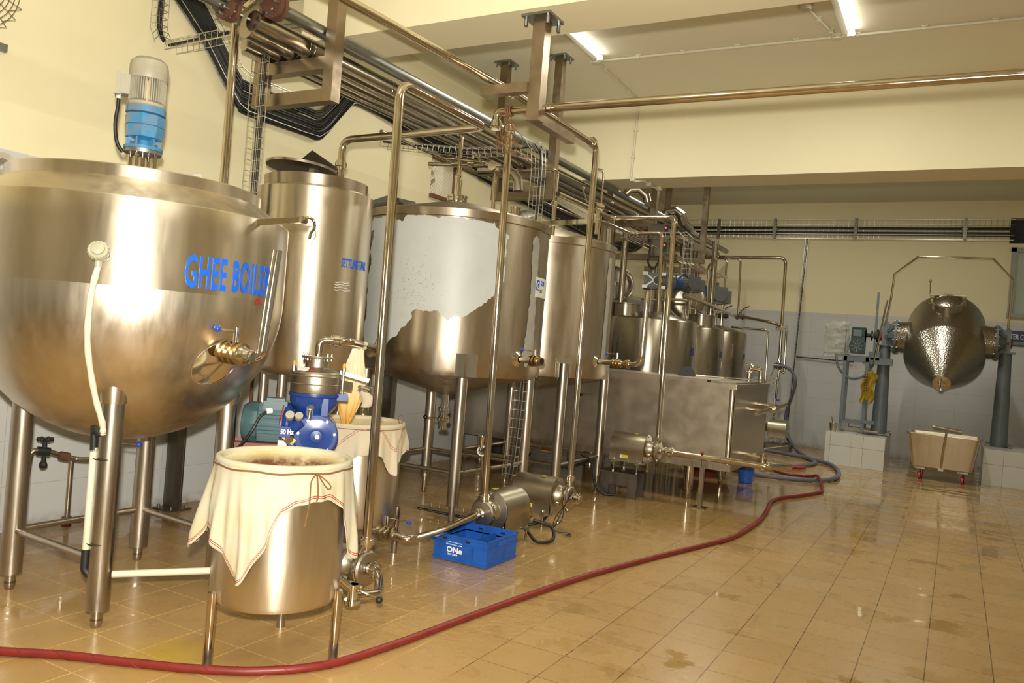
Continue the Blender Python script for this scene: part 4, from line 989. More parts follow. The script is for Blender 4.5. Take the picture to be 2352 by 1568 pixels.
# outlets on tank 2
vd = Vector((.60, -.80, 0)).normalized(); vd = Vector((math.cos(math.radians(-12)), math.sin(math.radians(-12)), 0))
vp = Vector((T2.x + R2_ * vd.x, T2.y + R2_ * vd.y, 1.36))
so = part(t2, 'side_outlet', MB().cyl(vp - vd * .03, vp + vd * .13, .024).lathe([(.07, 0), (.03, .03)], vp - vd * .004, tuple(vd), 20), 'steel_polished')
q = vp + vd * .15; b_ = MB()
for k in (.0, .03, .06): b_.cyl(q + vd * (k - .01), q + vd * (k + .01), .048 - k * .1, seg=24)
b_.cyl(q + vd * .06, q + vd * .10, .034, seg=24)
part(so, 'flange_rings', b_, 'brass'); part(so, 'bore_shade_disc', MB().cyl(q + vd * .1005, q + vd * .102, .025), 'black_rubber')  # black disc paints the dark inside of the outlet
part(so, 'valve_lever', MB().cyl(q + vd * .03 + Vector((0, 0, .04)), q + vd * .03 + Vector((0, 0, .09)), .011).cyl(q + vd * .03 + Vector((0, 0, .08)), q + Vector((-.05, -.075, .085)), .004, seg=8), 'steel_polished')
part(so, 'lever_knob', MB().sphere(q + Vector((-.052, -.08, .085)), .016), 'blue_knob', 'blue ball knob')
bo = part(t2, 'bottom_outlet', MB().cyl(T2 + Vector((0, 0, .78)), T2 + Vector((0, 0, 1.02)), .034), 'steel_polished')
b_ = union(union(MB(), T2 + Vector((0, 0, .86)), Zu, .034), T2 + Vector((0, 0, .775)), Zu, .036)
b_.cyl(T2 + Vector((0, 0, .70)), T2 + Vector((0, 0, .76)), .03).cyl(T2 + Vector((0, 0, .685)), T2 + Vector((0, 0, .71)), .044)
part(bo, 'union_nuts', b_, 'steel_polished')
part(bo, 'valve_lever', MB().cyl(T2 + Vector((-.03, -.03, .78)), T2 + Vector((-.115, -.10, .785)), .005, seg=8), 'steel_polished')
part(bo, 'lever_knob', MB().sphere(T2 + Vector((-.12, -.105, .785)), .02), 'black_rubber', 'black ball knob')
# lid furniture
part(t2, 'inlet_flange', MB().cyl((-4.0, 6.0, 2.58), (-4.0, 6.0, 2.74), .06).cyl((-4.0, 6.0, 2.735), (-4.0, 6.0, 2.755), .092, seg=32).cyl((-4.0, 6.0, 2.705), (-4.0, 6.0, 2.728), .088, seg=32).cyl((-4.0, 6.0, 2.75), (-4.0, 6.0, 2.93), .030), 'steel_polished')
part(t2, 'raised_lid', MB().prism([(-.2, 0), (.2, 0), (.2, .10), (-.05, .13), (-.2, .06)], -.004, .004, Matrix.Translation((-4.42, 5.62, 2.56)) @ Matrix.Rotation(math.radians(40), 4, 'Z') @ Matrix.Rotation(math.radians(25), 4, 'X')), 'steel_dark', 'dark lid edge raised')
part(t2, 'hatch_lid', MB().lathe([(.001, .02), (.19, .015), (.20, -.01)], (-4.50, 5.60, 2.575), (-.2, -.1, .97), 36), 'steel_dark')
part(t2, 'vent_stub', MB().cyl((-3.45, 6.1, 2.52), (-3.45, 6.1, 2.66), .04).cyl((-3.45, 6.1, 2.655), (-3.45, 6.1, 2.665), .046), 'steel_pipe')
# third tank
T3 = Vector((-3.80, 7.44, 0)); R3 = .715
c3 = ((-3.27, 6.95), (-3.26, 7.96), (-4.40, 8.02), (-4.40, 6.98))
t3, sh3 = ctank(T3, R3, 1.225, 2.53, 1.04, 'round steel tank standing between the peeling tank and the long trough', corners=c3)
for a, b_ in ((0, 1), (1, 2), (2, 3), (3, 0)): part(t3, 'brace', MB().cyl((*c3[a], .36), (*c3[b_], .36), .018), 'steel_leg')
part(t3, 'side_bracket', MB().bar((-3.55, 6.78, 2.60), (-3.40, 6.45, 2.58), .04, .05).bar((-3.40, 6.45, 2.58), (-2.78, 6.22, 2.56), .035, .04), 'steel_polished', 'bright square arm holding a pipe')
part(t3, 'film_strip', film('s3', T3, R3, [(-2, 2.40), (4, 2.42), (6, 1.9), (4, 1.35), (-3, 1.35), (-4, 1.9)], '', '', .012), 'film_strip')
part(t3, 'hatch_lid', MB().lathe([(.001, .04), (.2, .03), (.27, -.02)], (-3.95, 6.95, 2.74), (-.1, -.3, .95), 40), 'steel_dark', 'dark hatch lid raised')
vd = Vector((math.cos(math.radians(-10)), math.sin(math.radians(-10)), 0)); vp = T3 + vd * R3 + Vector((0, 0, 1.37))
so = part(t3, 'side_outlet', MB().cyl(vp - vd * .03, vp + vd * .20, .024).lathe([(.06, 0), (.03, .03)], vp - vd * .004, tuple(vd), 20), 'steel_polished')
b_ = MB()
for k in (.20, .235, .27): b_.cyl(vp + vd * (k - .01), vp + vd * (k + .01), .042, seg=24)
b_.cyl(vp + vd * .2, vp + vd * .29, .034)
union(b_, vp + vd * .35, tuple(vd), .026)
part(so, 'flange_rings', b_, 'brass')
part(so, 'valve_lever', MB().cyl(vp + vd * .235 + Vector((0, 0, .03)), vp + vd * .235 + Vector((0, 0, .10)), .011).cyl(vp + vd * .235 + Vector((0, 0, .09)), vp + vd * .13 + Vector((0, -.03, .085)), .004, seg=8), 'steel_polished')
part(so, 'lever_knob', MB().sphere(vp + vd * .125 + Vector((0, -.03, .085)), .016), 'blue_knob', 'blue ball knob')
e0 = vp + vd * .28
part(t3, 'sight_tube', MB().tube(fil([e0, e0 + vd * .22, e0 + vd * .23 + Vector((0, 0, .70))], .10, 12), .026, 18), 'steel_polished', 'upright polished sight tube')

# ================================================================ long trough
t = thing('rectangular_trough', 'long rectangular stainless steel trough running across behind the tanks', 'trough', (-3.6, 9.1, 0))
x0, x1, y0, y1, z0, z1 = -5.15, -1.95, 8.25, 9.88, .355, 1.235
body = MB()
for c, d in ((((x0 + x1) / 2, y0 + .004, (z0 + z1) / 2), (x1 - x0, .008, z1 - z0)), (((x0 + x1) / 2, y1 - .004, (z0 + z1) / 2), (x1 - x0, .008, z1 - z0)), ((x0 + .004, (y0 + y1) / 2, (z0 + z1) / 2), (.008, y1 - y0, z1 - z0)), ((x1 - .004, (y0 + y1) / 2, (z0 + z1) / 2), (.008, y1 - y0, z1 - z0)), (((x0 + x1) / 2, (y0 + y1) / 2, z0 + .004), (x1 - x0, y1 - y0, .008))): body.box(c, d)
bd = part(t, 'trough_body', body, 'steel_sheet')
part(bd, 'corner_strip', MB().cyl((x1 - .03, y0 + .027, z0), (x1 - .03, y0 + .027, z1), .036, seg=32), 'steel_tank', 'bright rounded corner')
part(bd, 'bottom_skirt', MB().box(((x0 + x1) / 2, y0 - .004, z0 + .035), (x1 - x0, .01, .07)).box((x1 + .004, (y0 + y1) / 2, z0 + .035), (.01, y1 - y0, .07)), 'steel_leg')
part(bd, 'rim', MB().box(((x0 + x1) / 2, y0 - .005, z1 - .02), (x1 - x0 + .02, .03, .05)).box(((x0 + x1) / 2, y1, z1 - .02), (x1 - x0, .03, .05)).box((x1, (y0 + y1) / 2, z1 - .02), (.03, y1 - y0, .05)), 'steel_sheet')
part(t, 'cover', MB().box(((x0 + x1 - .30) / 2, y0 + .62, z1 + .018), (x1 - x0 - .30, 1.18, .02)).box(((x0 + x1 - .30) / 2, y0 + .04, z1 + .012), (x1 - x0 - .30, .06, .045)), 'steel_sheet', 'folded steel cover sheet')
part(t, 'cover', MB().box((x1 - .15, y0 + .70, z1 + .012), (.26, 1.2, .02)), 'steel_leg', 'small end cover')
for x, y in ((-2.39, 8.36), (-2.38, 9.66), (-3.75, 8.36), (-3.75, 9.66), (-4.95, 8.36), (-4.95, 9.66)):
    pipe_leg(t, x, y, .36, .05, .10, mat='steel_pipe')
part(t, 'pivot_plate', MB().prism([(.10 * math.cos(a), .11 * math.sin(a)) for a in [k * PI / 16 for k in range(17)]], -.006, .006, Matrix.Translation((-2.72, 9.1, 1.262)) @ Matrix.Rotation(.2, 4, 'Z')), 'black_rubber', 'dark half-round plate on the cover')
part(t, 'elbow_spout', MB().tube(fil([(-2.10, 9.5, 1.23), (-2.10, 9.5, 1.41), (-1.98, 9.55, 1.41), (-1.98, 9.55, 1.24)], .05), .026, 14).lathe([(.045, 0), (.06, .01), (.045, .02)], (-2.10, 9.47, 1.41), (0, -1, 0), 24), 'steel_polished')
part(t, 'stir_rod', MB().tube([(-2.55, 8.9, 1.285), (-1.80, 9.25, 1.29)], .006, 8).lathe([(.035, -.004), (.039, 0), (.035, .004), (.031, 0), (.035, -.004)], (-1.755, 9.28, 1.29), (.5, -.85, .2), 24), 'steel_polished', 'thin rod ending in a ring')
part(t, 'end_outlet', MB().cyl((-1.96, 8.62, .52), (-1.72, 8.62, .50), .02).cyl((-1.80, 8.62, .505), (-1.77, 8.62, .505), .035).cyl((-1.70, 8.62, .38), (-1.70, 8.62, .52), .038).lathe([(.03, 0), (.042, .01), (.03, .02)], (-1.70, 8.62, .52), seg=20).cyl((-1.66, 8.62, .46), (-1.5, 8.62, .45), .024).cyl((-1.62, 8.62, .455), (-1.59, 8.62, .455), .036), 'steel_polished')
part(t, 'outlet_lever', MB().tube(fil([(-1.70, 8.62, .54), (-1.69, 8.62, .60), (-1.50, 8.80, .64)], .03), .006, 8), 'steel_polished')
part(t, 'upper_end_pipes', MB().cyl((-1.95, 8.8, .98), (-1.75, 8.8, .97), .018).cyl((-1.95, 9.2, 1.02), (-1.70, 9.2, 1.02), .020).cyl((-1.80, 8.62, .95), (-1.66, 9.45, 1.03), .024).cyl((-1.73, 9.05, .99), (-1.717, 9.13, 1.0), .05).cyl((-1.72, 9.1, 1.0), (-1.72, 9.1, 1.10), .016), 'steel_polished')
part(t, 'lever_knob', MB().sphere((-1.69, 9.14, 1.09), .016), 'blue_knob', 'blue ball knob')
part(t, 'sample_valve', MB().cyl((-3.62, 8.25, .98), (-3.58, 8.12, .98), .008, seg=8).sphere((-3.575, 8.10, .98), .018), 'black_rubber', 'black knob on the trough face')
# suction pipe along the trough and its post
t = line('process_pipe', 'thick horizontal suction pipe in front of the long trough at knee height', [(-2.50, 7.90, .515), (-1.50, 7.90, .505), (-1.42, 8.62, .45), (-1.52, 8.62, .45)], .030, .06, unions=[((-2.46, 7.90, .515), (1, 0, 0))])
solo('pipe_stand', MB().box((-2.14, 7.95, .20), (.04, .045, .40)).box((-2.14, 7.95, .006), (.13, .13, .012)).cyl((-2.14, 7.93, .40), (-2.14, 7.92, .48), .008, seg=8), 'steel_beam', 'slim square post holding up the suction pipe', 'pipe stand')
solo('pipe_clip', MB().box((-2.14, 7.895, .555), (.022, .05, .015)), 'red_paint', 'tiny red clip on the suction pipe', 'clip')

# ================================================================ three vats beyond the trough
def vat(C, R, z0, z1, lab):
    t = thing('ripening_vat', lab, 'vat', C, 'round vats behind the trough')
    prof = [(.05, z0 - .08), (R * .9, z0 - .01), (R, z0 + .02), (R, (z0 + z1) / 2), (R, z1 - .02), (R - .012, z1), (R * .97, z1 + .004), (.20, z1 + .10), (.001, z1 + .11)]
    sh = part(t, 'vat_shell', MB().lathe(prof, C, seg=96), 'steel_vat', angle=40)
    for a in (PI / 4, 3 * PI / 4, 5 * PI / 4, 7 * PI / 4): pipe_leg(t, C.x + (R - .1) * math.cos(a), C.y + (R - .1) * math.sin(a), z0 + .01, .04, .1)
    return t, sh
V1 = Vector((-3.74, 10.62, 0)); V2 = Vector((-3.72, 12.25, 0)); V3 = Vector((-3.74, 13.9, 0))
v1, s1 = vat(V1, .635, .9, 1.95, 'nearest of the round vats, with a hatch lid standing open')
v2, s2 = vat(V2, .575, .9, 1.93, 'middle round vat, partly hidden by the nearest one')
v3, s3 = vat(V3, .565, .9, 1.95, 'farthest round vat, nearest the end wall')
for C, R, sh in ((V1, .635, s1), (V2, .575, s2), (V3, .565, s3)):
    part(sh, 'sticker', wrap(MB().prism([(0, 0), (.10, 0), (.10, .10), (0, .10)], 0, -.001), C, R + .002, math.radians(-8), 1.50), 'navy_sign', 'dark blue label')
part(s2, 'sticker', wrap(MB().prism([(0, 0), (.05, 0), (.05, .09), (0, .09)], 0, -.001), V2, .579, math.radians(-1), 1.35), 'white_print', 'small white label')
def hatch(parent, c, r, lidc, lidn, rl):
    n = part(parent, 'hatch_neck', MB().lathe([(r, -.12), (r, .09), (r + .012, .095), (r + .012, .11), (r - .01, .11), (r - .01, 0), (.001, 0)], c, seg=40), 'steel_vat')
    ld = MB().lathe([(.001, .035), (rl * .6, .03), (rl * .88, .012), (rl * .93, 0), (rl, .006), (rl, -.012), (rl * .9, -.015)], lidc, tuple(lidn), 48)
    l_ = part(parent, 'hatch_lid', ld, 'steel_vat', 'round polished lid standing open')
    part(l_, 'hinge_arm', MB().bar(Vector(lidc) + Vector(lidn) * .04, Vector(c) + Vector((.06, -.1, .10)), .02, .012), 'steel_dark')
    part(l_, 'lid_centre_knob', MB().cyl(Vector(lidc) + Vector(lidn) * .03, Vector(lidc) + Vector(lidn) * .06, .02), 'steel_polished')
hatch(v1, (-4.00, 10.32, 2.03), .19, (-4.24, 10.52, 2.42), Vector((.50, -.86, .05)).normalized(), .25)
hatch(v2, (-3.45, 12.1, 2.02), .19, (-3.82, 12.5, 2.36), Vector((.40, -.9, -.05)).normalized(), .30)
def agit(x, y, z0, zm, lab, style, rz, sc=1.0):
    t = thing('agitator_motor', lab, 'motor', (x, y, z0), 'agitator motors on the vats', rz); t['_l'] = 1; t.scale = (sc, sc, sc)
    h = (zm - z0) / sc
    part(t, 'shaft', MB().cyl((0, 0, 0), (0, 0, h), .022), 'steel_polished')
    part(t, 'disc', MB().cyl((0, 0, .16), (0, 0, .175), .13 if style == 0 else .11, seg=32), 'steel_pipe')
    lg_ = MB()
    for a in range(3): lg_.cyl((.08 * math.cos(a * 2.1), .08 * math.sin(a * 2.1), 0), (.08 * math.cos(a * 2.1), .08 * math.sin(a * 2.1), h), .012, seg=8)
    if style: part(t, 'stool_rods', lg_, 'steel_pipe')
    part(t, 'mounting_flange', MB().cyl((0, 0, h), (0, 0, h + .025), .11, seg=28), 'motor_grey')
    g = part(t, 'gearbox', MB().box((0, 0, h + .12), (.20, .17, .20)).cyl((0, .02, h + .12), (0, -.11, h + .12), .09, seg=24), 'motor_grey')
    if style == 0:
        f = MB()
        for sx, sz in ((-1, -1), (1, -1), (-1, 1), (1, 1)): f.box((sx * .12 + .03, -.115, h + .12 + sz * .09), (.07, .02, .04)); f.bar((.03, -.115, h + .12), (sx * .12 + .03, -.115, h + .12 + sz * .09), .025, .02)
        part(g, 'lug_plate', f, 'white_print', 'pale four-lug plate'); part(g, 'bore_shade_plug', MB().cyl((.075, -.10, h + .12), (.075, -.135, h + .12), .05, seg=24), 'black_rubber')  # black plug stands for the shade in the hollow shaft
        part(g, 'lug_ring', MB().lathe([(.052, 0), (.062, .02), (.062, .035), (.052, .04)], (.075, -.10, h + .12), (0, -1, 0), 24), 'white_print')
        part(t, 'motor_housing', MB().cyl((.10, .0, h + .12), (.30, .05, h + .12), .10, seg=28), 'motor_grey'); part(t, 'terminal_box', MB().box((.2, 0, h + .24), (.10, .10, .05)), 'motor_grey')
    else:
        mh = MB().cyl((-.06, 0, h + .12), (-.20, -.03, h + .12), .095, seg=28)
        for k in range(20):
            a = k * PI / 10; mh.bar((-.07, .098 * math.cos(a), h + .12 + .098 * math.sin(a)), (-.19, .098 * math.cos(a) - .03, h + .12 + .098 * math.sin(a)), .006, .012)
        part(t, 'motor_housing', mh, 'motor_grey')
        part(t, 'fan_cover', MB().cyl((-.19, -.03, h + .12), (-.29, -.05, h + .12), .112, seg=32), 'blue_fan_cover', 'dark blue fan cover')
        part(t, 'terminal_box', MB().box((-.06, -.0, h + .245), (.11, .10, .06)), 'motor_grey')
        part(g, 'side_flange', MB().box((.13, -.0, h + .10), (.06, .15, .16)), 'motor_grey')
    return t
agit(-3.74, 10.55, 2.05, 2.36, 'grey gear motor with a pale four-lug plate, over the nearest vat', 0, math.radians(20))
agit(-3.64, 12.1, 2.03, 2.46, 'grey motor with a blue fan cover above the middle vat', 1, math.radians(35), 1.1)
agit(-3.72, 13.9, 2.05, 2.42, 'grey motor with a blue fan cover above the farthest vat', 1, math.radians(35), 1.35)
# ================================================================ pumps (local: axis along +x, body behind, inlet at +x)
def pump(loc, rz, lab, zc=.27, body=.36, r=.145, feet=True, group='shrouded centrifugal pumps'):
    t = thing('centrifugal_pump', lab, 'pump', loc, group, rz); t['_l'] = 1
    # U shaped shroud: round top, straight skirts
    prof = [(r * math.cos(a), r * math.sin(a)) for a in [PI * k / 24 for k in range(-3, 28)]]
    prof = [(r * .97, -r * .98)] + prof + [(-r * .97, -r * .98)]
    sh = MB(); rings = [[(x, p[0], zc + p[1]) for p in prof] for x in (-body, -.003)]
    sh.quadgrid(rings, True, True, False)
    s_ = part(t, 'shroud', sh, 'steel_pump', angle=40)
    part(s_, 'end_plate', MB().lathe([(.001, 0), (r * .985, 0), (r * .985, .004), (r * .95, .006), (.001, .006)], (-.004, 0, zc), (1, 0, 0), 48).box((0, 0, zc - r * .75), (.005, r * 1.7, r * .5)), 'steel_satin', angle=40)
    b_ = MB()
    for a, c in ((-.8, -.75), (.8, -.75), (-.05, .85)): b_.cyl((.0, a * r, zc + c * r), (.012, a * r, zc + c * r), .008, seg=8)
    for k in (-.06, -body + .05): b_.cyl((k, -r * .97, zc - r * .85), (k, -r - .012, zc - r * .85), .009, seg=8)
    part(s_, 'bolts', b_, 'steel_polished')
    part(s_, 'warning_sticker', MB().box((-.19, -r * .97 - .001, zc - r * .62), (.065, .003, .032)), 'yellow_sticker', 'yellow warning sticker')
    part(s_, 'sticker_symbol', MB().box((-.232, -r * .97 - .001, zc - r * .62), (.022, .003, .032)), 'white_print')
    part(s_, 'top_sticker', MB().box((-.12, -.03, zc + r * .985), (.03, .05, .003)), 'yellow_sticker')
    ad = MB().lathe([(.085, 0), (.088, .01), (.075, .03), (.066, .055), (.064, .075)], (0, 0, zc), (1, 0, 0), 32)
    part(t, 'adapter', ad, 'steel_satin')
    for q0, q1 in (((.05, -.03, zc + .07), (.075, -.03, zc + .07)), ((.045, .03, zc + .07), (.075, .03, zc + .07)), ((.03, -.08, zc - .05), (.06, -.08, zc - .05))): part(t, 'adapter_bolt', MB().cyl(q0, q1, .010, seg=8), 'steel_polished')
    vo = MB().lathe([(.001, 0), (.088, 0), (.095, .012), (.095, .045), (.085, .055), (.03, .06)], (.072, 0, zc), (1, 0, 0), 40)
    v_ = part(t, 'volute', vo, 'steel_satin')
    part(v_, 'clamp_ring', MB().lathe([(.096, 0), (.101, .004), (.101, .014), (.096, .018)], (.092, 0, zc), (1, 0, 0), 40), 'steel_polished')
    part(v_, 'inlet', union(MB().cyl((.125, 0, zc), (.21, 0, zc), .028), (.175, 0, zc), (1, 0, 0), .027), 'steel_polished')
    part(v_, 'discharge', MB().cyl((.10, .0, zc + .06), (.10, .0, zc + .16), .026), 'steel_satin')
    part(v_, 'drain_plug', MB().sphere((.11, -.03, zc - .10), .02), 'steel_satin')
    if feet:
        ft = MB().box((-.05, 0, zc - r - .005), (.045, 2 * r + .05, .02)).box((-body + .06, 0, zc - r - .005), (.045, 2 * r + .05, .02)).bar((-body + .02, -r * .8, zc - r + .003), (.02, -r * .8, zc - r + .003), .03, .01)
        f_ = part(t, 'base_frame', ft, 'steel_pump')
        for x in (-.05, -body + .06):
            for y in (-1, 1): part(t, 'foot', MB().cyl((x, y * (r + .01), 0), (x, y * (r + .01), zc - r + .02), .008, seg=10).cyl((x, y * (r + .01), 0), (x, y * (r + .01), .02), .014, seg=8), 'steel_polished')
    return t
pump((-2.92, 5.14, 0), -PI / 2, 'pump with a drum shroud just behind the blue crate', .25)
pump((-2.81, 6.05, 0), 0, 'pump with a drum shroud standing on pins, open inlet, between the crate and the trough', .265)
p3_ = pump((-2.70, 7.90, .26), 0, 'pump raised on a steel stand in front of the trough', .255, .36, .145, True)
pump((-2.865, 3.52, 0), 0, 'small pump tucked behind the front filter tub', .20, .30, .10)
pump((-2.75, 14.25, .12), PI, 'pump behind the end of the trough near the end wall', .26, .3, .15)
st = MB()
for x in (-3.10, -2.80): 
    for y in (7.80, 8.00): st.box((x, y, .10), (.095, .03, .20))
st.box((-2.95, 7.80, .19), (.40, .02, .14)).box((-2.95, 8.00, .19), (.40, .02, .14)).box((-2.95, 7.9, .254), (.40, .34, .012))
solo('pump_stand', st, 'steel_dark', 'welded steel block stand carrying the raised pump', 'pump stand')
solo('pump_stand', MB().box((-2.58, 14.25, .06), (.42, .35, .12)), 'steel_dark', 'low block under the pump by the end wall', 'pump stand')
# suction line from rear tub to first pump
# red/black cables of pumps
def cable(name, pts, r, mat, lab, n=8, cat='cable', grp=None, seg=10):
    return solo(name, MB().tube(spline(pts, n), r, seg), mat, lab, cat, grp, angle=80)
cable('power_cable', [(-2.9, 5.50, .14), (-2.78, 5.50, .06), (-2.66, 5.42, .022), (-2.58, 5.52, .03), (-2.66, 5.66, .09), (-2.8, 5.62, .13)], .013, 'black_rubber', 'looped black cable under the pump behind the crate')
cable('power_cable', [(-3.14, 6.0, .14), (-3.12, 5.9, .04), (-2.98, 5.86, .02), (-2.88, 5.94, .06), (-2.86, 6.02, .12)], .012, 'black_rubber', 'black cable sagging under the middle pump')
cable('power_cable', [(-3.3, 7.6, .40), (-3.22, 7.7, .33), (-3.18, 7.72, .12), (-3.08, 7.74, .02), (-2.98, 7.78, .02)], .014, 'black_rubber', 'black cable curving down to the raised pump stand')
cable('power_cable', [(-2.68, 15.4, .45), (-2.6, 15.1, .2), (-2.5, 14.8, .10), (-2.5, 14.5, .12)], .016, 'black_rubber', 'black cable curving along the floor at the end wall')
m_ = MB(); rr = random.Random(9)
for k in range(3): m_.tube(spline([(-2.66, 6.02, .33), (-2.69, 5.95, .22), (-2.75 + .03 * k, 5.90, .10), (-2.72 + rr.uniform(-.04, .04), 5.86, .02), (-2.60, 5.88, .015), (-2.62 + .03 * k, 5.80, .012)], 6), .0035, 6)
solo('thin_wire', m_, 'black_cable', 'thin black wires dangling from the middle pump inlet', 'wire')
cable('power_cable', [(-3.32, 7.0, .335), (-3.30, 7.4, .30), (-3.29, 7.95, .335)], .014, 'black_rubber', 'black cable tied along the brace of the third tank')
# stand pipe with white ring near the crate pump
t = thing('drain_funnel_pipe', 'thin upright pipe with a white ring and small funnel beside the first pump', 'pipe', (-3.30, 5.62, .2))
part(t, 'pipe', MB().tube([(-3.27, 5.70, .0), (-3.30, 5.64, .40), (-3.31, 5.60, .60)], .014, 10), 'steel_pipe')
part(t, 'funnel', MB().lathe([(.014, 0), (.016, .03), (.026, .10), (.024, .10), (.012, .02)], (-3.31, 5.60, .62), seg=16), 'steel_polished')
part(t, 'ring', MB().lathe([(.036, -.006), (.042, 0), (.036, .006), (.030, 0), (.036, -.006)], (-3.30, 5.60, .60), (.4, -.9, .1), 28), 'white_print', 'white ring')

# ================================================================ filter tubs
def tub(C, R, z0, zr, legs, lab, inside, hem, rz_cam, clothmat, clothlab, stripes, out, seed, bow=True, sag=.11):
    t = thing('filter_tub', lab, 'tub', C, 'round filtering tubs on legs')
    sh = part(t, 'tub_shell', MB().lathe([(.001, z0), (R - .04, z0), (R - .01, z0 + .008), (R, z0 + .03), (R, z0 + .2), (R, zr - .1), (R, zr - .02), (R - .006, zr - .02), (R - .006, z0 + .03), (.001, z0 + .02)], C, seg=96), 'steel_tank', angle=50)
    for a in legs:
        x, y = C.x + (R + .012) * math.cos(a), C.y + (R + .012) * math.sin(a)
        l_ = part(t, 'leg', MB().cyl((x, y, .0), (x, y, .315), .0205, seg=20), 'steel_pipe')
        part(l_, 'lower_sleeve', MB().cyl((x, y, .0), (x, y, .075), .0215, seg=20), 'steel_leg')
    if out:
        out(t)
    # the cloth: rim roll, drape outside, sagging inside
    c = thing('filter_cloth', clothlab, 'cloth', C + Vector((0, 0, zr)), 'muslin cloths over the tubs')
    from mathutils import noise as N
    nth = 220; drape = []
    ns = 44
    for j in range(ns + 1):
        s_ = j / ns; ring = []
        for i in range(nth):
            th = i * 2 * PI / nth; ph = math.degrees((th - rz_cam + PI) % (2 * PI) - PI)
            zh = hem(ph); z = zr - .012 - (zr - .012 - zh) * s_
            d_ = (zr - z)
            fold = (N.noise(Vector((math.cos(th) * 3.4 + seed, math.sin(th) * 3.4, s_ * .9))) * .055 + .020 * math.sin(th * 13 + 2 * N.noise(Vector((th * 2, s_, seed)))) + .008 * math.sin(th * 29 + seed)) * min(1, d_ * 2.6)
            fl = .004 + max(0, .035 * d_ + fold) + .004
            if abs(ph) > 60: fl += .05 * min(1, d_ * 3) * min(1, (abs(ph) - 60) / 30)
            ring.append((C.x + (R + fl + .006) * math.cos(th), C.y + (R + fl + .006) * math.sin(th), z + .006 * N.noise(Vector((th * 6, s_ * 4, 2)))))
        drape.append(ring)
    dm = MB(); dm.quadgrid(drape, True)
    dr = part(c, 'draped_skirt', dm, clothmat, angle=80)
    sm = dr.modifiers.new('thick', 'SOLIDIFY'); sm.thickness = .0016
    for off, col in stripes:
        rings = []
        for q in (off, off + .0035):
            ring = []
            for i in range(nth + 1):
                i = i % nth
                th = i * 2 * PI / nth; tot = zr - .012 - hem(math.degrees((th - rz_cam + PI) % (2 * PI) - PI)); s_ = max(0, 1 - q / max(tot, .05)) * ns
                j = min(int(s_), ns - 1); f = s_ - j; a, b_ = Vector(drape[j][i]), Vector(drape[j + 1][i]); p = a.lerp(b_, f); n_ = Vector((math.cos(th), math.sin(th), 0))
                ring.append(p + n_ * .0022)
            rings.append(ring)
        part(dr, 'woven_stripe', MB().quadgrid(rings, False), col, 'dark red woven stripe', angle=80)
    rl = MB().lathe([(R + .012, -.016), (R + .017, -.004), (R + .013, .010), (R - .001, .014), (R - .010, .006), (R - .012, -.012)], C + Vector((0, 0, zr)), seg=128)
    part(c, 'rolled_rim', rl, clothmat, angle=80)
    ins = MB(); rings = []
    for j in range(16):
        s_ = j / 15; r = (R - .011) * (1 - s_) + .001
        rings.append([(C.x + r * math.cos(th), C.y + r * math.sin(th), zr - .008 - sag * (1 - (1 - s_) ** 2.2) + .006 * N.noise(Vector((math.cos(th) * r * 12, math.sin(th) * r * 12, seed)))) for th in [i * 2 * PI / 96 for i in range(96)]])
    ins.quadgrid(rings, True, cap1=True)
    part(c, 'sagging_filter', ins, inside, 'sagging middle with sediment' if bow else 'clean sagging middle', angle=80)
    if bow:
        st = MB()
        for k in (0, .004): st.tube([(C.x + (R + .0175) * math.cos(a), C.y + (R + .0175) * math.sin(a), zr - .018 - k + .003 * math.sin(a * 9)) for a in [i * 2 * PI / 80 for i in range(81)]], .0024, 6)
        a = rz_cam + math.radians(26); n_ = Vector((math.cos(a), math.sin(a), 0)); tt = Vector((-n_.y, n_.x, 0)); k0 = Vector((C.x, C.y, zr - .02)) + n_ * (R + .022)
        s2 = MB().sphere(k0, .007)
        s2.tube(spline([k0, k0 + tt * -.03 + Vector((0, 0, -.03)) + n_ * .01, k0 + tt * -.035 + n_ * .018 + Vector((0, 0, -.12)), k0 + tt * -.045 + n_ * .012 + Vector((0, 0, -.22))], 8), .0032, 6)
        s2.tube(spline([k0, k0 + tt * .0 + n_ * .012 + Vector((0, 0, -.04)), k0 + tt * .004 + n_ * .016 + Vector((0, 0, -.09)), k0 + n_ * .014 + Vector((0, 0, -.115))], 8), .0036, 6)
        s2.tube(spline([k0, k0 + tt * .03 + n_ * .012 + Vector((0, 0, -.02)), k0 + tt * .06 + n_ * .016 + Vector((0, 0, -.05)), k0 + tt * .055 + n_ * .016 + Vector((0, 0, -.065)), k0 + tt * .035 + n_ * .014 + Vector((0, 0, -.05)), k0 + n_ * .01], 8), .0028, 6)
        g = solo('tie_string', st, 'string_brown', 'brown string tied round the front tub cloth', 'string')
        part(g, 'bow', s2, 'string_brown')
    else:
        lp = C + Vector((R * .80, R * .45, zr + .01)); a = MB().tube(spline([lp, lp + Vector((-.012, 0, .04)), lp + Vector((.012, .01, .055)), lp + Vector((.025, .01, .03)), lp + Vector((.015, 0, 0))], 6), .0028, 6)
        a.tube([(C.x + (R + .0175) * math.cos(q), C.y + (R + .0175) * math.sin(q), zr - .018) for q in [i * 2 * PI / 80 for i in range(81)]], .0022, 6)
        solo('tie_string', a, 'string_brown', 'brown string loop standing up on the rear tub rim', 'string')
    return t
def lerp_hem(tab):
    def f(ph):
        if ph <= tab[0][0]: return tab[0][1]
        for (a, za), (b_, zb) in zip(tab, tab[1:]):
            if ph <= b_:
                k = (ph - a) / (b_ - a); return za + (zb - za) * k
        return tab[-1][1]
    return f
C1 = Vector((-2.665, 2.755, 0)); cam1 = math.atan2(-C1.y, -C1.x)
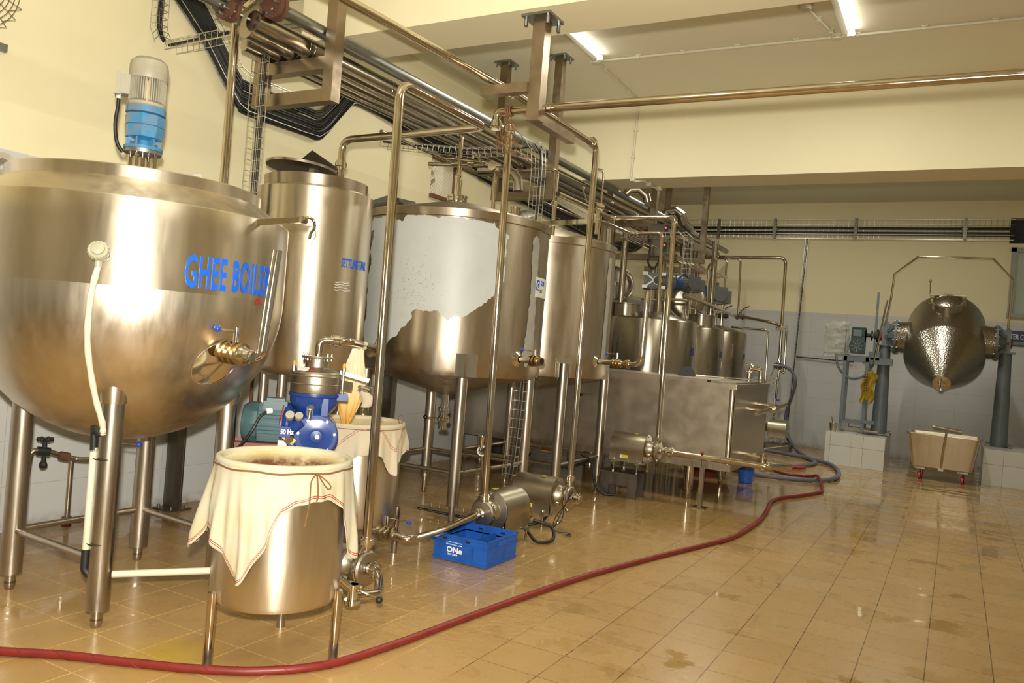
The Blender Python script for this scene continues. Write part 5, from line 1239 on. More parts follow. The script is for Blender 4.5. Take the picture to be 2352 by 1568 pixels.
h1 = lerp_hem([(-180, .62), (-120, .60), (-100, .50), (-88, .47), (-80, .50), (-72, .60), (-64, .585), (-50, .50), (-40, .44), (-31, .375), (-27, .39), (-18, .48), (-10, .545), (-8, .60), (-4, .655), (0, .69), (10, .725), (25, .745), (40, .745), (50, .72), (58, .69), (66, .60), (72, .47), (78, .44), (86, .52), (95, .58), (120, .62), (180, .62)])
def out1(t):
    p = Vector((-2.52, 3.0, .345)); q = Vector((-2.42, 3.16, .16))
    o = part(t, 'side_outlet', MB().cyl((-2.50, 2.98, .325), (-2.455, 3.075, .235), .02).cyl((-2.46, 3.06, .20), (-2.46, 3.06, .28), .026).cyl((-2.46, 3.06, .185), (-2.46, 3.06, .205), .038).cyl((-2.46, 3.06, .265), (-2.46, 3.06, .28), .036), 'steel_polished')
    part(o, 'valve_lever', MB().cyl((-2.45, 3.07, .255), (-2.335, 3.10, .225), .005, seg=8), 'steel_polished')
    part(o, 'lever_knob', MB().sphere((-2.33, 3.10, .222), .0175), 'black_rubber', 'black ball knob')
a1 = [math.atan2(y - C1.y, x - C1.x) for x, y in ((-2.745, 2.475), (-2.375, 2.862), (-2.84, 2.99))]
tub(C1, .288, .252, .885, a1, 'round stainless filtering tub on three legs at the front', 'cloth_sediment', h1, cam1, 'filter_cloth', 'cream muslin cloth with brown sediment over the front tub', ((.014, 'ochre_letter'), (.022, 'red_paint')), out1, 3.0)
C2_ = Vector((-3.47, 4.25, 0)); cam2 = math.atan2(-C2_.y, -C2_.x)
h2 = lerp_hem([(-180, .62), (-90, .55), (-50, .52), (-30, .56), (-15, .64), (0, .70), (14, .71), (28, .70), (34, .66), (42, .60), (50, .56), (56, .62), (66, .68), (80, .72), (95, .70), (180, .62)])
def out2(t):
    o = part(t, 'side_outlet', MB().lathe([(.06, 0), (.028, .04), (.025, .09)], (-3.27, 4.17, .225), (.93, .25, -.15), 20).cyl((-3.27, 4.17, .225), (-3.14, 4.22, .20), .025), 'steel_polished')
    b_ = MB(); d = Vector((.93, .28, -.08)).normalized(); p = Vector((-3.20, 4.20, .205))
    for k in (0, .03, .06, .09): b_.cyl(p + d * k, p + d * (k + .014), .046, seg=24)
    part(o, 'flange_rings', b_, 'brass')
    part(o, 'valve_lever', MB().cyl(p + d * .05 + Vector((0, 0, .04)), p + d * .05 + Vector((0, 0, .11)), .014).cyl(p + d * .05 + Vector((0, 0, .095)), (-3.02, 4.26, .29), .0045, seg=8), 'steel_polished')
    part(o, 'lever_knob', MB().sphere((-3.015, 4.262, .288), .0165), 'blue_knob', 'blue ball knob')
a2 = [math.atan2(y - C2_.y, x - C2_.x) for x, y in ((-3.28, 4.47), (-3.55, 3.98), (-3.72, 4.35))]
tub(C2_, .288, .22, .885, a2, 'round stainless filtering tub behind the blue separator', 'cloth_inside_clean', h2, cam2, 'filter_cloth_plain', 'plain cream muslin cloth with red stripes over the rear tub', ((.16, 'red_paint'), (.175, 'red_paint')), out2, 8.0, bow=False, sag=.08)
line('process_pipe', 'curved pipe at ankle height from the rear tub to the pump behind the crate', [(-3.11, 4.225, .195), (-2.99, 4.26, .175), (-2.93, 4.55, .20), (-2.92, 5.0, .25)], .028, .12)
line('process_pipe', 'short curled pipe joining the front tub outlet to its small pump', [(-2.46, 3.06, .22), (-2.455, 3.25, .19), (-2.58, 3.42, .19), (-2.67, 3.51, .20)], .0225, .09)

# ================================================================ cream separator (local x = to the right as seen, y = away)
t = thing('cream_separator', 'blue centrifugal separator with a steel hood and teal motor', 'separator', (-3.20, 3.50, 0), rz=math.radians(42.4)); t['_l'] = 1
part(t, 'pedestal', MB().box((0, .02, .38), (.26, .24, .60)).box((0, .02, .04), (.40, .36, .08)), 'blue_machine')
gh = MB().lathe([(.001, -.11), (.115, -.11), (.125, -.10), (.125, .10), (.001, .10)], (.02, .0, .885), (0, 1, 0), 48)
gh.box((0, .02, .74), (.25, .2, .18))
body = part(t, 'gear_case', gh, 'blue_machine')
part(body, 'round_cover', MB().lathe([(.001, .020), (.032, .018), (.034, .010), (.05, .004), (.115, .001), (.118, -.012)], (.025, -.108, .885), (0, -1, 0), 48), 'blue_machine')
b_ = MB()
for a in (-2.3, -.85, .15, 1.0, 2.1, 3.0): b_.cyl((.025 + .10 * math.cos(a), -.108, .885 + .10 * math.sin(a)), (.025 + .10 * math.cos(a), -.125, .885 + .10 * math.sin(a)), .0085, seg=6)
b_.cyl((.03, -.125, .885), (.03, -.142, .885), .014, seg=6)
part(body, 'cover_bolts', b_, 'galvanised')
part(body, 'brass_sight_glass', MB().cyl((-.115, -.09, .865), (-.125, -.135, .865), .026, seg=20).box((-.12, -.128, .865), (.07, .006, .035), Matrix.Rotation(.6, 3, 'Y')), 'brass')
for a_, b2_, r_ in (((-.125, -.10, .985), (-.125, -.125, 1.0), .024), ((-.075, -.12, .985), (-.075, -.14, 1.0), .022), ((-.04, -.125, .765), (-.04, -.15, .765), .022)): part(body, 'filler_cap', MB().cyl(a_, b2_, r_, seg=20), 'motor_beige')
part(body, 'inclined_barrel', MB().cyl((-.13, -.09, .89), (-.06, -.11, .965), .030, seg=20).cyl((-.155, -.02, .94), (-.08, -.06, .96), .055, seg=24).box((-.145, -.12, .905), (.06, .06, .06)), 'blue_machine')
part(body, 'rating_plate', MB().box((-.155, -.115, .79), (.048, .004, .13)), 'galvanised', 'grey rating plate')
hz = text_mb('50 Hz', .036, .8, .0006, .0012); hz.xf(Matrix.Translation((-.168, -.155, .895)))
part(body, 'frequency_mark', hz, 'white_print', 'white letters 50 Hz')
# upper funnel
fn = MB().lathe([(.075, .96), (.08, .99), (.115, 1.03), (.135, 1.065), (.138, 1.10), (.146, 1.104), (.146, 1.118), (.138, 1.12)], (0, 0, 0), seg=56)
fu = part(t, 'bowl_frame', fn, 'blue_machine')
part(fu, 'lug', MB().box((.14, -.04, 1.105), (.09, .04, .035)).box((.06, -.118, 1.05), (.035, .02, .10)).box((-.02, -.11, 1.03), (.035, .02, .06)).box((.155, .06, 1.105), (.05, .04, .03)), 'blue_machine')
part(fu, 'spray_stub', MB().cyl((-.015, -.12, 1.045), (-.015, -.135, 1.045), .018, seg=16).cyl((-.018, -.145, 1.035), (-.022, -.15, .985), .012, seg=14), 'steel_polished', 'white capped steel stub')
hp = [(.138, 1.12), (.140, 1.125), (.140, 1.17), (.143, 1.173), (.140, 1.176), (.140, 1.215), (.143, 1.219), (.140, 1.223), (.139, 1.232), (.130, 1.243), (.076, 1.262), (.066, 1.268), (.066, 1.315), (.086, 1.318), (.088, 1.324), (.086, 1.330), (.001, 1.331)]
ho = part(t, 'hood', MB().lathe(hp, (0, 0, 0), seg=64), 'steel_satin', 'satin steel hood', angle=30)
b_ = MB()
for k in range(8): b_.cyl((.078 * math.cos(k * PI / 4), .078 * math.sin(k * PI / 4), 1.305), (.078 * math.cos(k * PI / 4), .078 * math.sin(k * PI / 4), 1.345), .006, seg=6)
part(ho, 'flange_bolts', b_, 'galvanised')
part(ho, 'warning_plate', MB().box((-.06, -.075, 1.257), (.09, .05, .003), Matrix.Rotation(.32, 3, 'X')), 'white_print', 'white label with red end')
part(ho, 'warning_plate_end', MB().box((-.022, -.084, 1.2575), (.025, .05, .004), Matrix.Rotation(.32, 3, 'X')), 'red_paint')
for x, y, z in ((-.125, -.03, 1.27), (.150, -.05, 1.27)):
    part(t, 'swing_bolt', MB().cyl((x, y, 1.11), (x, y, z), .0055, seg=10).cyl((x, y, z - .03), (x, y, z), .011, seg=10), 'galvanised'); 
    part(t, 'bolt_cap', MB().cyl((x, y, z), (x, y, z + .015), .009, seg=12).sphere((x, y, z + .018), .0095, 10, (1, 1, 1.3)), 'orange_plastic', 'orange cap')
part(t, 'outlet_arm', MB().bar((.13, .02, 1.245), (.30, .03, 1.205), .03, .025).bar((.13, -.02, 1.18), (.20, .02, 1.165), .03, .05), 'steel_leg', 'flat grey arms')
part(t, 'outlet_ring', MB().cyl((.27, .02, 1.165), (.31, .02, 1.16), .012).box((.285, .02, 1.168), (.09, .05, .012)).cyl((.25, .0, 1.155), (.25, .0, 1.18), .006).cyl((.32, .0, 1.15), (.32, .0, 1.175), .006), 'steel_polished')
mt = MB().lathe([(.125, 0), (.128, .012), (.118, .03), (.105, .035)], (-.12, .03, .93), (-1, .10, 0), 40)
part(t, 'motor_flange', mt, 'blue_machine'); part(t, 'flange_gasket', MB().lathe([(.129, 0), (.130, .006), (.126, .008)], (-.155, .034, .93), (-1, .10, 0), 40), 'red_paint')
ml = MB().cyl((-.155, .034, .93), (-.30, .05, .93), .094, seg=32)
for k in range(28):
    a = k * 2 * PI / 28; ml.bar((-.16, .034 + .1 * math.cos(a), .93 + .1 * math.sin(a)), (-.30, .05 + .1 * math.cos(a), .93 + .1 * math.sin(a)), .005, .016)
mp_ = part(t, 'motor_housing', ml, 'motor_teal', 'teal finned motor')
part(t, 'fan_cover', MB().lathe([(.118, 0), (.118, .06), (.10, .085), (.001, .088)], (-.295, .05, .93), (-1, .10, 0), 10), 'motor_teal')
part(mp_, 'terminal_box', MB().box((-.21, .03, 1.035), (.13, .12, .05), taper=None).box((-.21, .03, 1.065), (.10, .09, .02)), 'motor_teal')
part(mp_, 'cable_gland', MB().cyl((-.255, -.07, 1.005), (-.225, -.06, 1.01), .016, seg=10), 'white_print')
part(t, 'motor_cable', MB().tube(spline([(-.25, -.07, 1.003), (-.285, -.09, .975), (-.32, -.11, .90), (-.37, -.09, .82), (-.42, -.02, .76), (-.46, .15, .66), (-.48, .28, .4), (-.48, .30, .02)], 8), .0085, 8), 'black_rubber')
tr = MB().box((-.28, .12, .79), (.34, .22, .012)).box((-.28, .01, .80), (.34, .008, .03)).box((-.28, .23, .80), (.34, .008, .03))
solo_t = part(t, 'drip_tray', tr, 'red_basin', 'dull red tray under the motor')
part(t, 'tray_support', MB().box((-.28, .12, .39), (.05, .05, .785)), 'steel_dark')
# inlet elbow on the hood and pipe to the peeling tank
mm = Matrix.Rotation(math.radians(42.4), 3, 'Z')
sp0 = Vector((-3.20, 3.50, 0))
eb = sp0 + mm @ Vector((.005, 0, 1.33)); pe = Vector((-3.88, 5.06, 1.345)); mid = eb + Vector((0, 0, .095))
dirp = (pe - mid).normalized()
t = thing('separator_feed_pipe', 'steel elbow and pipe leaving the separator hood toward the peeling tank', 'pipe', eb)
part(t, 'pipe', MB().tube(fil([eb, mid, mid + Vector((.12, .12, 0)), pe + Vector((-.05, 0, 0))], .06, 10), .0215, 18), 'steel_pipe')
part(t, 'union_nut', union(MB(), mid + Vector((.065, .065, -.0)), (1, 1, 0), .022), 'steel_polished')
part(t, 'branch', MB().cyl(pe + Vector((-.2, -.55, .03)), pe + Vector((0, -.1, .035)), .02), 'steel_pipe')
part(t, 'valve', MB().cyl(pe + Vector((-.03, -.22, -.01)), pe + Vector((-.03, -.17, -.01)), .04).cyl(pe + Vector((0, -.2, .02)), pe + Vector((.02, -.17, .11)), .018), 'steel_polished')
part(t, 'lever_knob', MB().sphere(pe + Vector((.03, -.15, .135)), .018), 'black_rubber', 'black ball knob')
# filter bag hanging from the pipe over the rear tub
bt = Vector((-3.34, 4.02, 1.40))
t = thing('filter_bag', 'long cream muslin bag of yellow butter oil hanging over the rear tub', 'filter bag', bt)
from mathutils import noise as N_
prof = [(.0, .034), (.05, .038), (.12, .045), (.2, .054), (.30, .066), (.42, .074), (.55, .077), (.68, .070), (.80, .055), (.9, .034), (.96, .018), (1.0, .009)]
def bagr(s_):
    for (a, ra), (b_, rb) in zip(prof, prof[1:]):
        if s_ <= b_: return ra + (rb - ra) * (s_ - a) / (b_ - a)
    return prof[-1][1]
lat = Vector((.727, .687, 0)); dep = Vector((-.687, .727, 0)); rings = []
for j in range(41):
    s_ = j / 40; r = bagr(s_); n_ = 64
    rings.append([bt + lat * (-.045 * s_ + math.cos(a) * r * (1 + .06 * math.sin(a * 5 + 1 + 2.5 * N_.noise(Vector((a, s_ * 3, 1)))))) + dep * (math.sin(a) * r * .38 * (1 + .07 * math.sin(a * 9 + 4 * s_))) + Vector((0, 0, -.53 * s_)) + (lat * math.cos(a) + dep * math.sin(a)) * .012 * N_.noise(Vector((math.cos(a) * 4, math.sin(a) * 4, s_ * 3))) for a in [i * 2 * PI / n_ for i in range(n_)]])
part(t, 'bag', MB().quadgrid(rings, True, True, True), 'filter_bag', angle=80)
kn = MB(); rr = random.Random(4)
for k in range(12): kn.sphere(bt + Vector((0, 0, -.005)) + lat * rr.uniform(-.045, .045) + Vector((0, 0, rr.uniform(-.012, .02))), rr.uniform(.012, .022), 10, (1.2, .9, .8))
part(t, 'knotted_top', kn, 'filter_cloth_plain', 'bunched knot over the pipe')
part(t, 'tied_tip', MB().lathe([(.003, -.015), (.012, -.01), (.013, 0), (.006, .012), (.011, .03)], bt + lat * -.045 + Vector((0, 0, -.54)), seg=14), 'bag_tip', 'yellow tied tip')
part(t, 'tip_string', MB().tube([bt + lat * -.045 + Vector((0, 0, -.55)), bt + lat * -.052 + Vector((0, 0, -.59))], .002, 5), 'string_brown')
lob = MB(); rings = []
for j in range(16):
    s_ = j / 15; c = bt + lat * (.035 + .05 * math.sin(s_ * 2.4)) + Vector((0, 0, -.28 - .11 * s_)) + dep * -.03
    rings.append([c + lat * math.cos(a) * (.028 + .012 * math.sin(s_ * 3)) + dep * math.sin(a) * .022 for a in [i * PI / 10 for i in range(20)]])
lob.quadgrid(rings, True, True, True)
part(t, 'folded_end', lob, 'filter_cloth_plain', angle=80)

# ================================================================ crate
t = thing('plastic_crate', 'blue divided plastic crate with white lettering on the wet floor', 'crate', (-2.81, 4.78, 0), rz=math.radians(0)); t['_l'] = 1
w_, d_, h_, tk = .415, .40, .178, .006
cr = MB()
cr.box((0, 0, .012), (w_ - .02, d_ - .02, .008))
for x, y, a, b_ in ((0, -d_ / 2, w_, tk), (0, d_ / 2, w_, tk), (-w_ / 2, 0, tk, d_), (w_ / 2, 0, tk, d_)):
    cr.box((x, y, h_ / 2 + .004), (a, b_, h_ - .008))
body = part(t, 'crate_walls', cr, 'crate_blue')
rb = MB()
for z, e in ((h_ - .004, .016), (h_ - .055, .012)):
    for x, y, a, b_ in ((0, -d_ / 2 - e / 4, w_ + e, e), (0, d_ / 2 + e / 4, w_ + e, e), (-w_ / 2 - e / 4, 0, e, d_ + e), (w_ / 2 + e / 4, 0, e, d_ + e)): rb.box((x, y, z), (a, b_, .008))
for k in (-.10, .10):
    rb.box((k, -d_ / 2 - .005, h_ / 2 - .02), (.004, .006, h_ - .05)); rb.box((w_ / 2 + .005, k * .5, h_ - .035), (.006, .004, .05))
rb.box((0, -d_ / 2 - .002, .012), (w_ + .008, .010, .014)).box((w_ / 2 + .002, 0, .012), (.010, d_ + .008, .014))
part(t, 'rim_ribs', rb, 'crate_blue')
part(t, 'divider', MB().box((.045, 0, h_ / 2 - .01), (.005, d_ - .01, h_ - .04)), 'crate_blue')
for x in (-.12, .06):
    part(t, 'slot_shade_patch', MB().box((x, -d_ / 2 - .0075, h_ - .028), (.032, .003, .011)), 'black_rubber', 'dark patch standing for slot shade')  # black patch on the solid wall, painting the slot's shade
    part(t, 'slot_shade_patch', MB().box((x + .04, d_ / 2 - .004, h_ - .028), (.032, .009, .011)), 'black_rubber', 'dark patch standing for slot shade')  # same painted slot shade on the far wall
part(t, 'handle_tab', MB().box((w_ / 2 + .009, .0, h_ - .030), (.012, .10, .038)), 'crate_blue')
part(body, 'logo_plate', MB().box((-.045, -d_ / 2 - .0045, .121), (.125, .003, .020)), 'white_print', 'white name plate')
tx = text_mb('Krushnai', .026, 1.05, .0006, .0009); tx.xf(Matrix.Translation((-.103, -d_ / 2 - .0068, .1155))); part(body, 'logo_name', tx, 'crate_blue', 'blue letters Krushnai')
tx = text_mb('ONe', .050, 1.20, .0012, .002); tx.xf(Matrix.Translation((-.103, -d_ / 2 - .0065, .063)) @ Matrix.Shear('XZ', 4, (.25, 0)) if False else Matrix.Translation((-.103, -d_ / 2 - .0065, .063))); part(body, 'logo_one', tx, 'white_print', 'white letters ONE')
tx = text_mb('2017 / 2018', .016, 1.0, .0006, .0006); tx.xf(Matrix.Translation((-.092, -d_ / 2 - .0055, .043))); part(body, 'logo_years', tx, 'white_print', 'white years 2017 / 2018')

# ================================================================ hoses and bucket
red = [(-3.72, 1.86, .02), (-3.46, 1.99, .02), (-3.23, 2.13, .02), (-2.97, 2.25, .02), (-2.72, 2.375, .02), (-2.50, 2.53, .02), (-2.33, 2.76, .02), (-2.25, 3.12, .02), (-2.19, 3.61, .02), (-2.12, 4.18, .02), (-2.01, 4.88, .02), (-1.83, 5.66, .02), (-1.64, 6.38, .02), (-1.53, 6.88, .02), (-1.51, 7.68, .02), (-1.57, 8.37, .02), (-1.63, 8.88, .02), (-1.59, 9.24, .02), (-1.46, 9.58, .02), (-1.32, 10.03, .02), (-1.31, 10.30, .02), (-1.40, 10.78, .04), (-1.48, 11.02, .088), (-1.56, 11.18, .05), (-1.68, 11.33, .02), (-1.86, 11.19, .03), (-2.08, 11.38, .03), (-2.27, 11.72, .088), (-2.5, 12.05, .02)]
t = thing('red_hose', 'long dark red rubber hose snaking over the tiles to the foreground', 'hose', (-2.2, 3.6, 0))
part(t, 'hose', MB().tube(spline(red, 10), .0185, 14), 'hose_red', angle=80)
hx = MB()
sp_ = spline(red[:14], 40)
q = []
L_ = 0
for i in range(len(sp_) - 1):
    d = (sp_[i + 1] - sp_[i]); L_ += d.length; d.normalize(); x, y, _ = basis(d); a = L_ * 2 * PI / .16
    q.append(sp_[i] + (x * math.cos(a) + y * math.sin(a)) * .0186)
part(t, 'spiral_mark', MB().tube(q, .0010, 4), 'hose_mark')
solo('hose_end', MB().cyl((-2.05, 12.0, .03), (-1.80, 12.15, .03), .022, seg=14), 'red_paint', 'short red hose end lying near the grey hose', 'hose')
gp = [(-2.72, 14.50, 1.44), (-2.62, 14.5, 1.44), (-2.48, 14.5, 1.36), (-2.42, 14.5, 1.18), (-2.47, 14.6, .95), (-2.56, 14.75, .70), (-2.58, 14.80, .42), (-2.48, 14.72, .18), (-2.30, 14.4, .05), (-2.10, 13.85, .032), (-1.92, 13.42, .032), (-1.60, 13.06, .032), (-1.40, 12.43, .032), (-1.31, 11.69, .032), (-1.37, 11.20, .032), (-1.56, 10.93, .032), (-1.89, 10.75, .032), (-2.18, 10.72, .032), (-2.5, 10.9, .032), (-2.75, 11.6, .032), (-2.6, 11.95, .032), (-2.20, 11.75, .032), (-1.91, 12.26, .032), (-1.78, 12.85, .032), (-1.86, 13.22, .032), (-2.02, 13.50, .034), (-2.29, 13.66, .032), (-2.70, 13.83, .032), (-3.2, 13.9, .032)]
solo('grey_hose', MB().tube(spline(gp, 8), .028, 14), 'hose_grey', 'thick grey-blue hose hanging from a valve and coiling on the floor', 'hose', angle=80)
t = thing('bucket', 'small blue plastic bucket under the end of the suction pipe', 'bucket', (-2.18, 10.10, 0))
part(t, 'bucket_body', MB().lathe([(.001, .004), (.075, 0), (.082, .006), (.10, .20), (.106, .205), (.106, .22), (.098, .22), (.078, .012), (.001, .010)], (-2.18, 10.10, 0), seg=36), 'bucket_blue')
part(t, 'bail_handle', MB().tube(spline([(-2.085, 10.04, .20), (-2.05, 9.98, .12), (-2.06, 9.96, .05), (-2.12, 9.95, .04), (-2.2, 9.98, .1), (-2.27, 10.07, .20)], 6), .005, 8), 'bucket_blue')
solo('basin', MB().lathe([(.001, .005), (.25, .0), (.32, .19), (.335, .19), (.335, .20), (.31, .20), (.24, .012), (.001, .012)], (-2.75, 10.35, 0), seg=36), 'red_basin', 'dull red basin on the floor under the far side of the trough', 'basin')
# tags beneath the trough
for x, lab in ((-4.6, 'left orange tag valve under the trough'), (-4.15, 'right orange tag valve under the trough')):
    solo('drain_valve', MB().cyl((x, 8.6, .28), (x, 8.6, .36), .012, seg=8).box((x - .05, 8.6, .25), (.11, .02, .03)), 'orange_plastic', lab, 'valve')

# ================================================================ churn at the end wall
CC = Vector((-.20, 13.9, 2.04))
ax = Vector((.012, -.845, -.535)).normalized(); b2 = Vector((0, -.535, .845)).normalized()
t = thing('butter_churn', 'big dimpled stainless steel churn drum with a cone, hung between two posts', 'churn', CC - Vector((0, 0, 1.0)))
dr = MB().lathe([(.001, -.66), (.28, -.645), (.44, -.59), (.515, -.50), (.535, -.40), (.535, .50), (.53, .53), (.09, 1.22)], CC, tuple(ax), 96)
ds = part(t, 'churn_drum', dr, 'steel_dimpled', angle=25)
part(t, 'cone_tip', MB().lathe([(.11, 1.17), (.115, 1.2), (.115, 1.22), (.05, 1.225), (.04, 1.27), (.001, 1.275)], CC, tuple(ax), 32), 'steel_tank')
tipc = CC + ax * 1.27
part(t, 'tip_valve', MB().cyl(tipc, tipc + Vector((0, -.02, -.09)), .03).cyl(tipc + Vector((0, -.03, 0)), tipc + Vector((.13, -.05, .0)), .008, seg=8).cyl(tipc + Vector((0, -.03, -.05)), tipc + Vector((0, -.03, .09)), .012, seg=8), 'steel_polished')
mc = CC + b2 * .52 - ax * .06
mh = MB().lathe([(.20, -.06), (.20, .10), (.215, .10), (.215, .125), (.195, .125)], mc, tuple(b2), 40)
m_h = part(t, 'manhole_neck', mh, 'steel_sheet')
part(m_h, 'manhole_cover', MB().lathe([(.001, .175), (.10, .165), (.17, .14), (.195, .125)], mc, tuple(b2), 40), 'steel_dimpled')
part(m_h, 'cover_bars', MB().bar(mc + Vector((-.24, 0, 0)) + b2 * .15 - ax * .12, mc + Vector((.24, 0, 0)) + b2 * .15 - ax * .12, .05, .02).bar(mc + Vector((-.23, 0, 0)) + b2 * .13 - ax * .12, mc + Vector((-.23, 0, 0)) + b2 * .13 + ax * .16, .02, .02).bar(mc + Vector((.23, 0, 0)) + b2 * .13 - ax * .12, mc + Vector((.23, 0, 0)) + b2 * .13 + ax * .16, .02, .02), 'steel_polished')
part(m_h, 'cover_handle', MB().cyl(mc + Vector((-.24, 0, 0)) + b2 * .12 - ax * .12, mc + Vector((-.25, 0, .22)) + b2 * .12 - ax * .14, .008, seg=8).sphere(mc + Vector((-.25, 0, .23)) + b2 * .12 - ax * .14, .022), 'steel_polished')
for s_ in (-1, 1):
    sh_ = part(t, 'trunnion', MB().lathe([(.27, .40), (.245, .55), (.235, .66)], CC, (s_, 0, 0), 40), 'steel_dimpled')
    part(sh_, 'flange', MB().lathe([(.001, .655), (.262, .655), (.262, .69), (.001, .69)], CC, (s_, 0, 0), 40), 'grey_paint', 'grey bolted flange')
    cn = MB().lathe([(.20, .69), (.05, .83), (.035, .84), (.035, 1.02)], CC, (s_, 0, 0), 28)
    for k in range(8):
        a = k * PI / 4; cn.bar(CC + Vector((s_ * .69, .235 * math.cos(a), .235 * math.sin(a))), CC + Vector((s_ * .85, .05 * math.cos(a), .05 * math.sin(a))), .012, .05)
    part(sh_, 'ribbed_cone', cn, 'grey_paint')
    bb = MB()
    for k in range(12):
        a = k * PI / 6 + .2; bb.cyl(CC + Vector((s_ * .635, .25 * math.cos(a), .25 * math.sin(a))), CC + Vector((s_ * .71, .25 * math.cos(a), .25 * math.sin(a))), .012, seg=6)
    part(sh_, 'flange_bolts', bb, 'galvanised')
def column(x, lab):
    t = thing('churn_column', lab, 'column', (x, 13.92, .5), 'grey painted columns carrying the churn')
    part(t, 'tapered_post', MB().lathe([(.115, .52), (.082, 1.90)], (x, 13.92, 0), seg=28), 'grey_paint')
    part(t, 'top_plate', MB().box((x, 13.92, 1.905), (.25, .22, .02)), 'grey_paint')
    part(t, 'bearing_block', MB().box((x, 13.92, 2.03), (.10, .20, .23)).prism([(-.05, 2.14), (.05, 2.14), (.05, 2.24), (.02, 2.27), (-.05, 2.22)], 13.85, 13.99, Matrix.Translation((x, 0, 0))), 'grey_paint')
    part(t, 'bearing_ring', MB().cyl((x - .075, 13.92, 2.04), (x + .075, 13.92, 2.04), .065), 'red_paint', 'dark red bearing ring')
    b_ = MB().box((x, 13.92, .512), (.34, .34, .02))
    for a in (-1, 1):
        for c in (-1, 1): b_.cyl((x + a * .14, 13.92 + c * .14, .50), (x + a * .14, 13.92 + c * .14, .56), .016, seg=6).box((x + a * .14, 13.92 + c * .14, .535), (.06, .03, .02))
    part(t, 'base_plate', b_, 'steel_dark')
column(-1.02, 'left grey tapered column of the churn')
column(.60, 'right grey tapered column of the churn')
# drive stand, gearbox, brake, control box
t = thing('churn_drive', 'dark green gear motor on a grey angle iron stand left of the churn', 'gear motor', (-1.35, 13.85, .5))
fr_ = MB()
for x in (-1.56, -1.24):
    for y in (13.72, 14.02): fr_.box((x, y, 1.10), (.05, .05, 1.18))
stnd = part(t, 'stand', fr_, 'grey_paint', 'grey angle iron stand')
for c_, d2_ in (((-1.40, 13.72, 1.66), (.40, .05, .09)), ((-1.40, 14.02, 1.66), (.40, .05, .09)), ((-1.10, 13.80, 1.64), (.42, .12, .10)), ((-1.40, 13.87, .66), (.36, .35, .04)), ((-1.22, 13.72, .68), (.30, .04, .05))): part(stnd, 'stand_rail', MB().box(c_, d2_), 'grey_paint')
gb = MB().box((-1.40, 13.80, 1.93), (.20, .22, .38)).cyl((-1.40, 13.66, 1.86), (-1.40, 13.72, 1.86), .12, seg=32).cyl((-1.50, 13.80, 2.04), (-1.30, 13.80, 2.04), .115, seg=28)
gp_ = part(t, 'gearbox', gb, 'motor_green', 'dark green gearbox')
gr = MB()
for r in (.03, .055, .08, .10): gr.lathe([(r - .004, 0), (r, .006), (r + .004, 0)], (-1.40, 13.66, 1.86), (0, -1, 0), 28)
for k in range(8): gr.bar((-1.40 + .02 * math.cos(k * PI / 4), 13.656, 1.86 + .02 * math.sin(k * PI / 4)), (-1.40 + .10 * math.cos(k * PI / 4), 13.656, 1.86 + .10 * math.sin(k * PI / 4)), .006, .004)
part(gp_, 'fan_grille', gr, 'galvanised', 'pale fan grille')
part(gp_, 'nameplate', MB().box((-1.41, 13.685, 2.06), (.12, .004, .10)), 'grey_paint')
part(t, 'drive_shaft', MB().cyl((-1.30, 13.9, 2.04), (-1.02, 13.92, 2.04), .03).cyl((-1.18, 13.91, 2.04), (-1.12, 13.91, 2.04), .10, seg=24).cyl((-1.23, 13.91, 2.04), (-1.21, 13.91, 2.04), .075, seg=24), 'black_rubber', 'black shaft and coupling')
part(t, 'brake_lever', MB().box((-1.165, 13.84, 2.20), (.035, .02, 1.05)).box((-1.155, 13.80, 1.72), (.16, .12, .13)), 'grey_paint', 'tall flat brake lever')
part(t, 'base_clutter', MB().box((-1.35, 13.80, .56), (.45, .2, .04)).box((-1.5, 13.75, .60), (.12, .08, .10)).cyl((-1.2, 13.6, .54), (-1.0, 13.6, .54), .03), 'steel_dark')
t = thing('control_box', 'grey switch box wrapped in clear crumpled plastic beside the churn drive', 'control box', (-1.68, 13.95, 1.65))
part(t, 'box_body', MB().box((-1.74, 13.95, 1.96), (.27, .14, .44)), 'window_frame_grey')
wr = MB(); rr = random.Random(2); rings = []
for j in range(15):
    z = 1.66 + .58 * j / 14; rings.append([(-1.74 + math.cos(a) * (.185 + rr.uniform(-.022, .022)) * (abs(math.cos(a)) ** -.0), 13.93 + math.sin(a) * (.115 + rr.uniform(-.02, .02)), z + rr.uniform(-.015, .015)) for a in [i * PI / 12 for i in range(24)]])
wr.quadgrid(rings, True, False, True)
part(t, 'plastic_wrap', wr, 'plastic_wrap', 'crumpled clear plastic', angle=20)
part(t, 'support_bar', MB().box((-1.62, 13.95, 1.70), (.20, .04, .04)), 'grey_paint')
cable('power_cable', [(-1.72, 13.8, 1.72), (-1.66, 13.78, 1.5), (-1.5, 13.75, 1.35), (-1.30, 13.75, 1.38), (-1.18, 13.8, 1.55), (-1.15, 13.85, 1.66)], .018, 'grey_paint', 'grey cable looping below the churn drive')
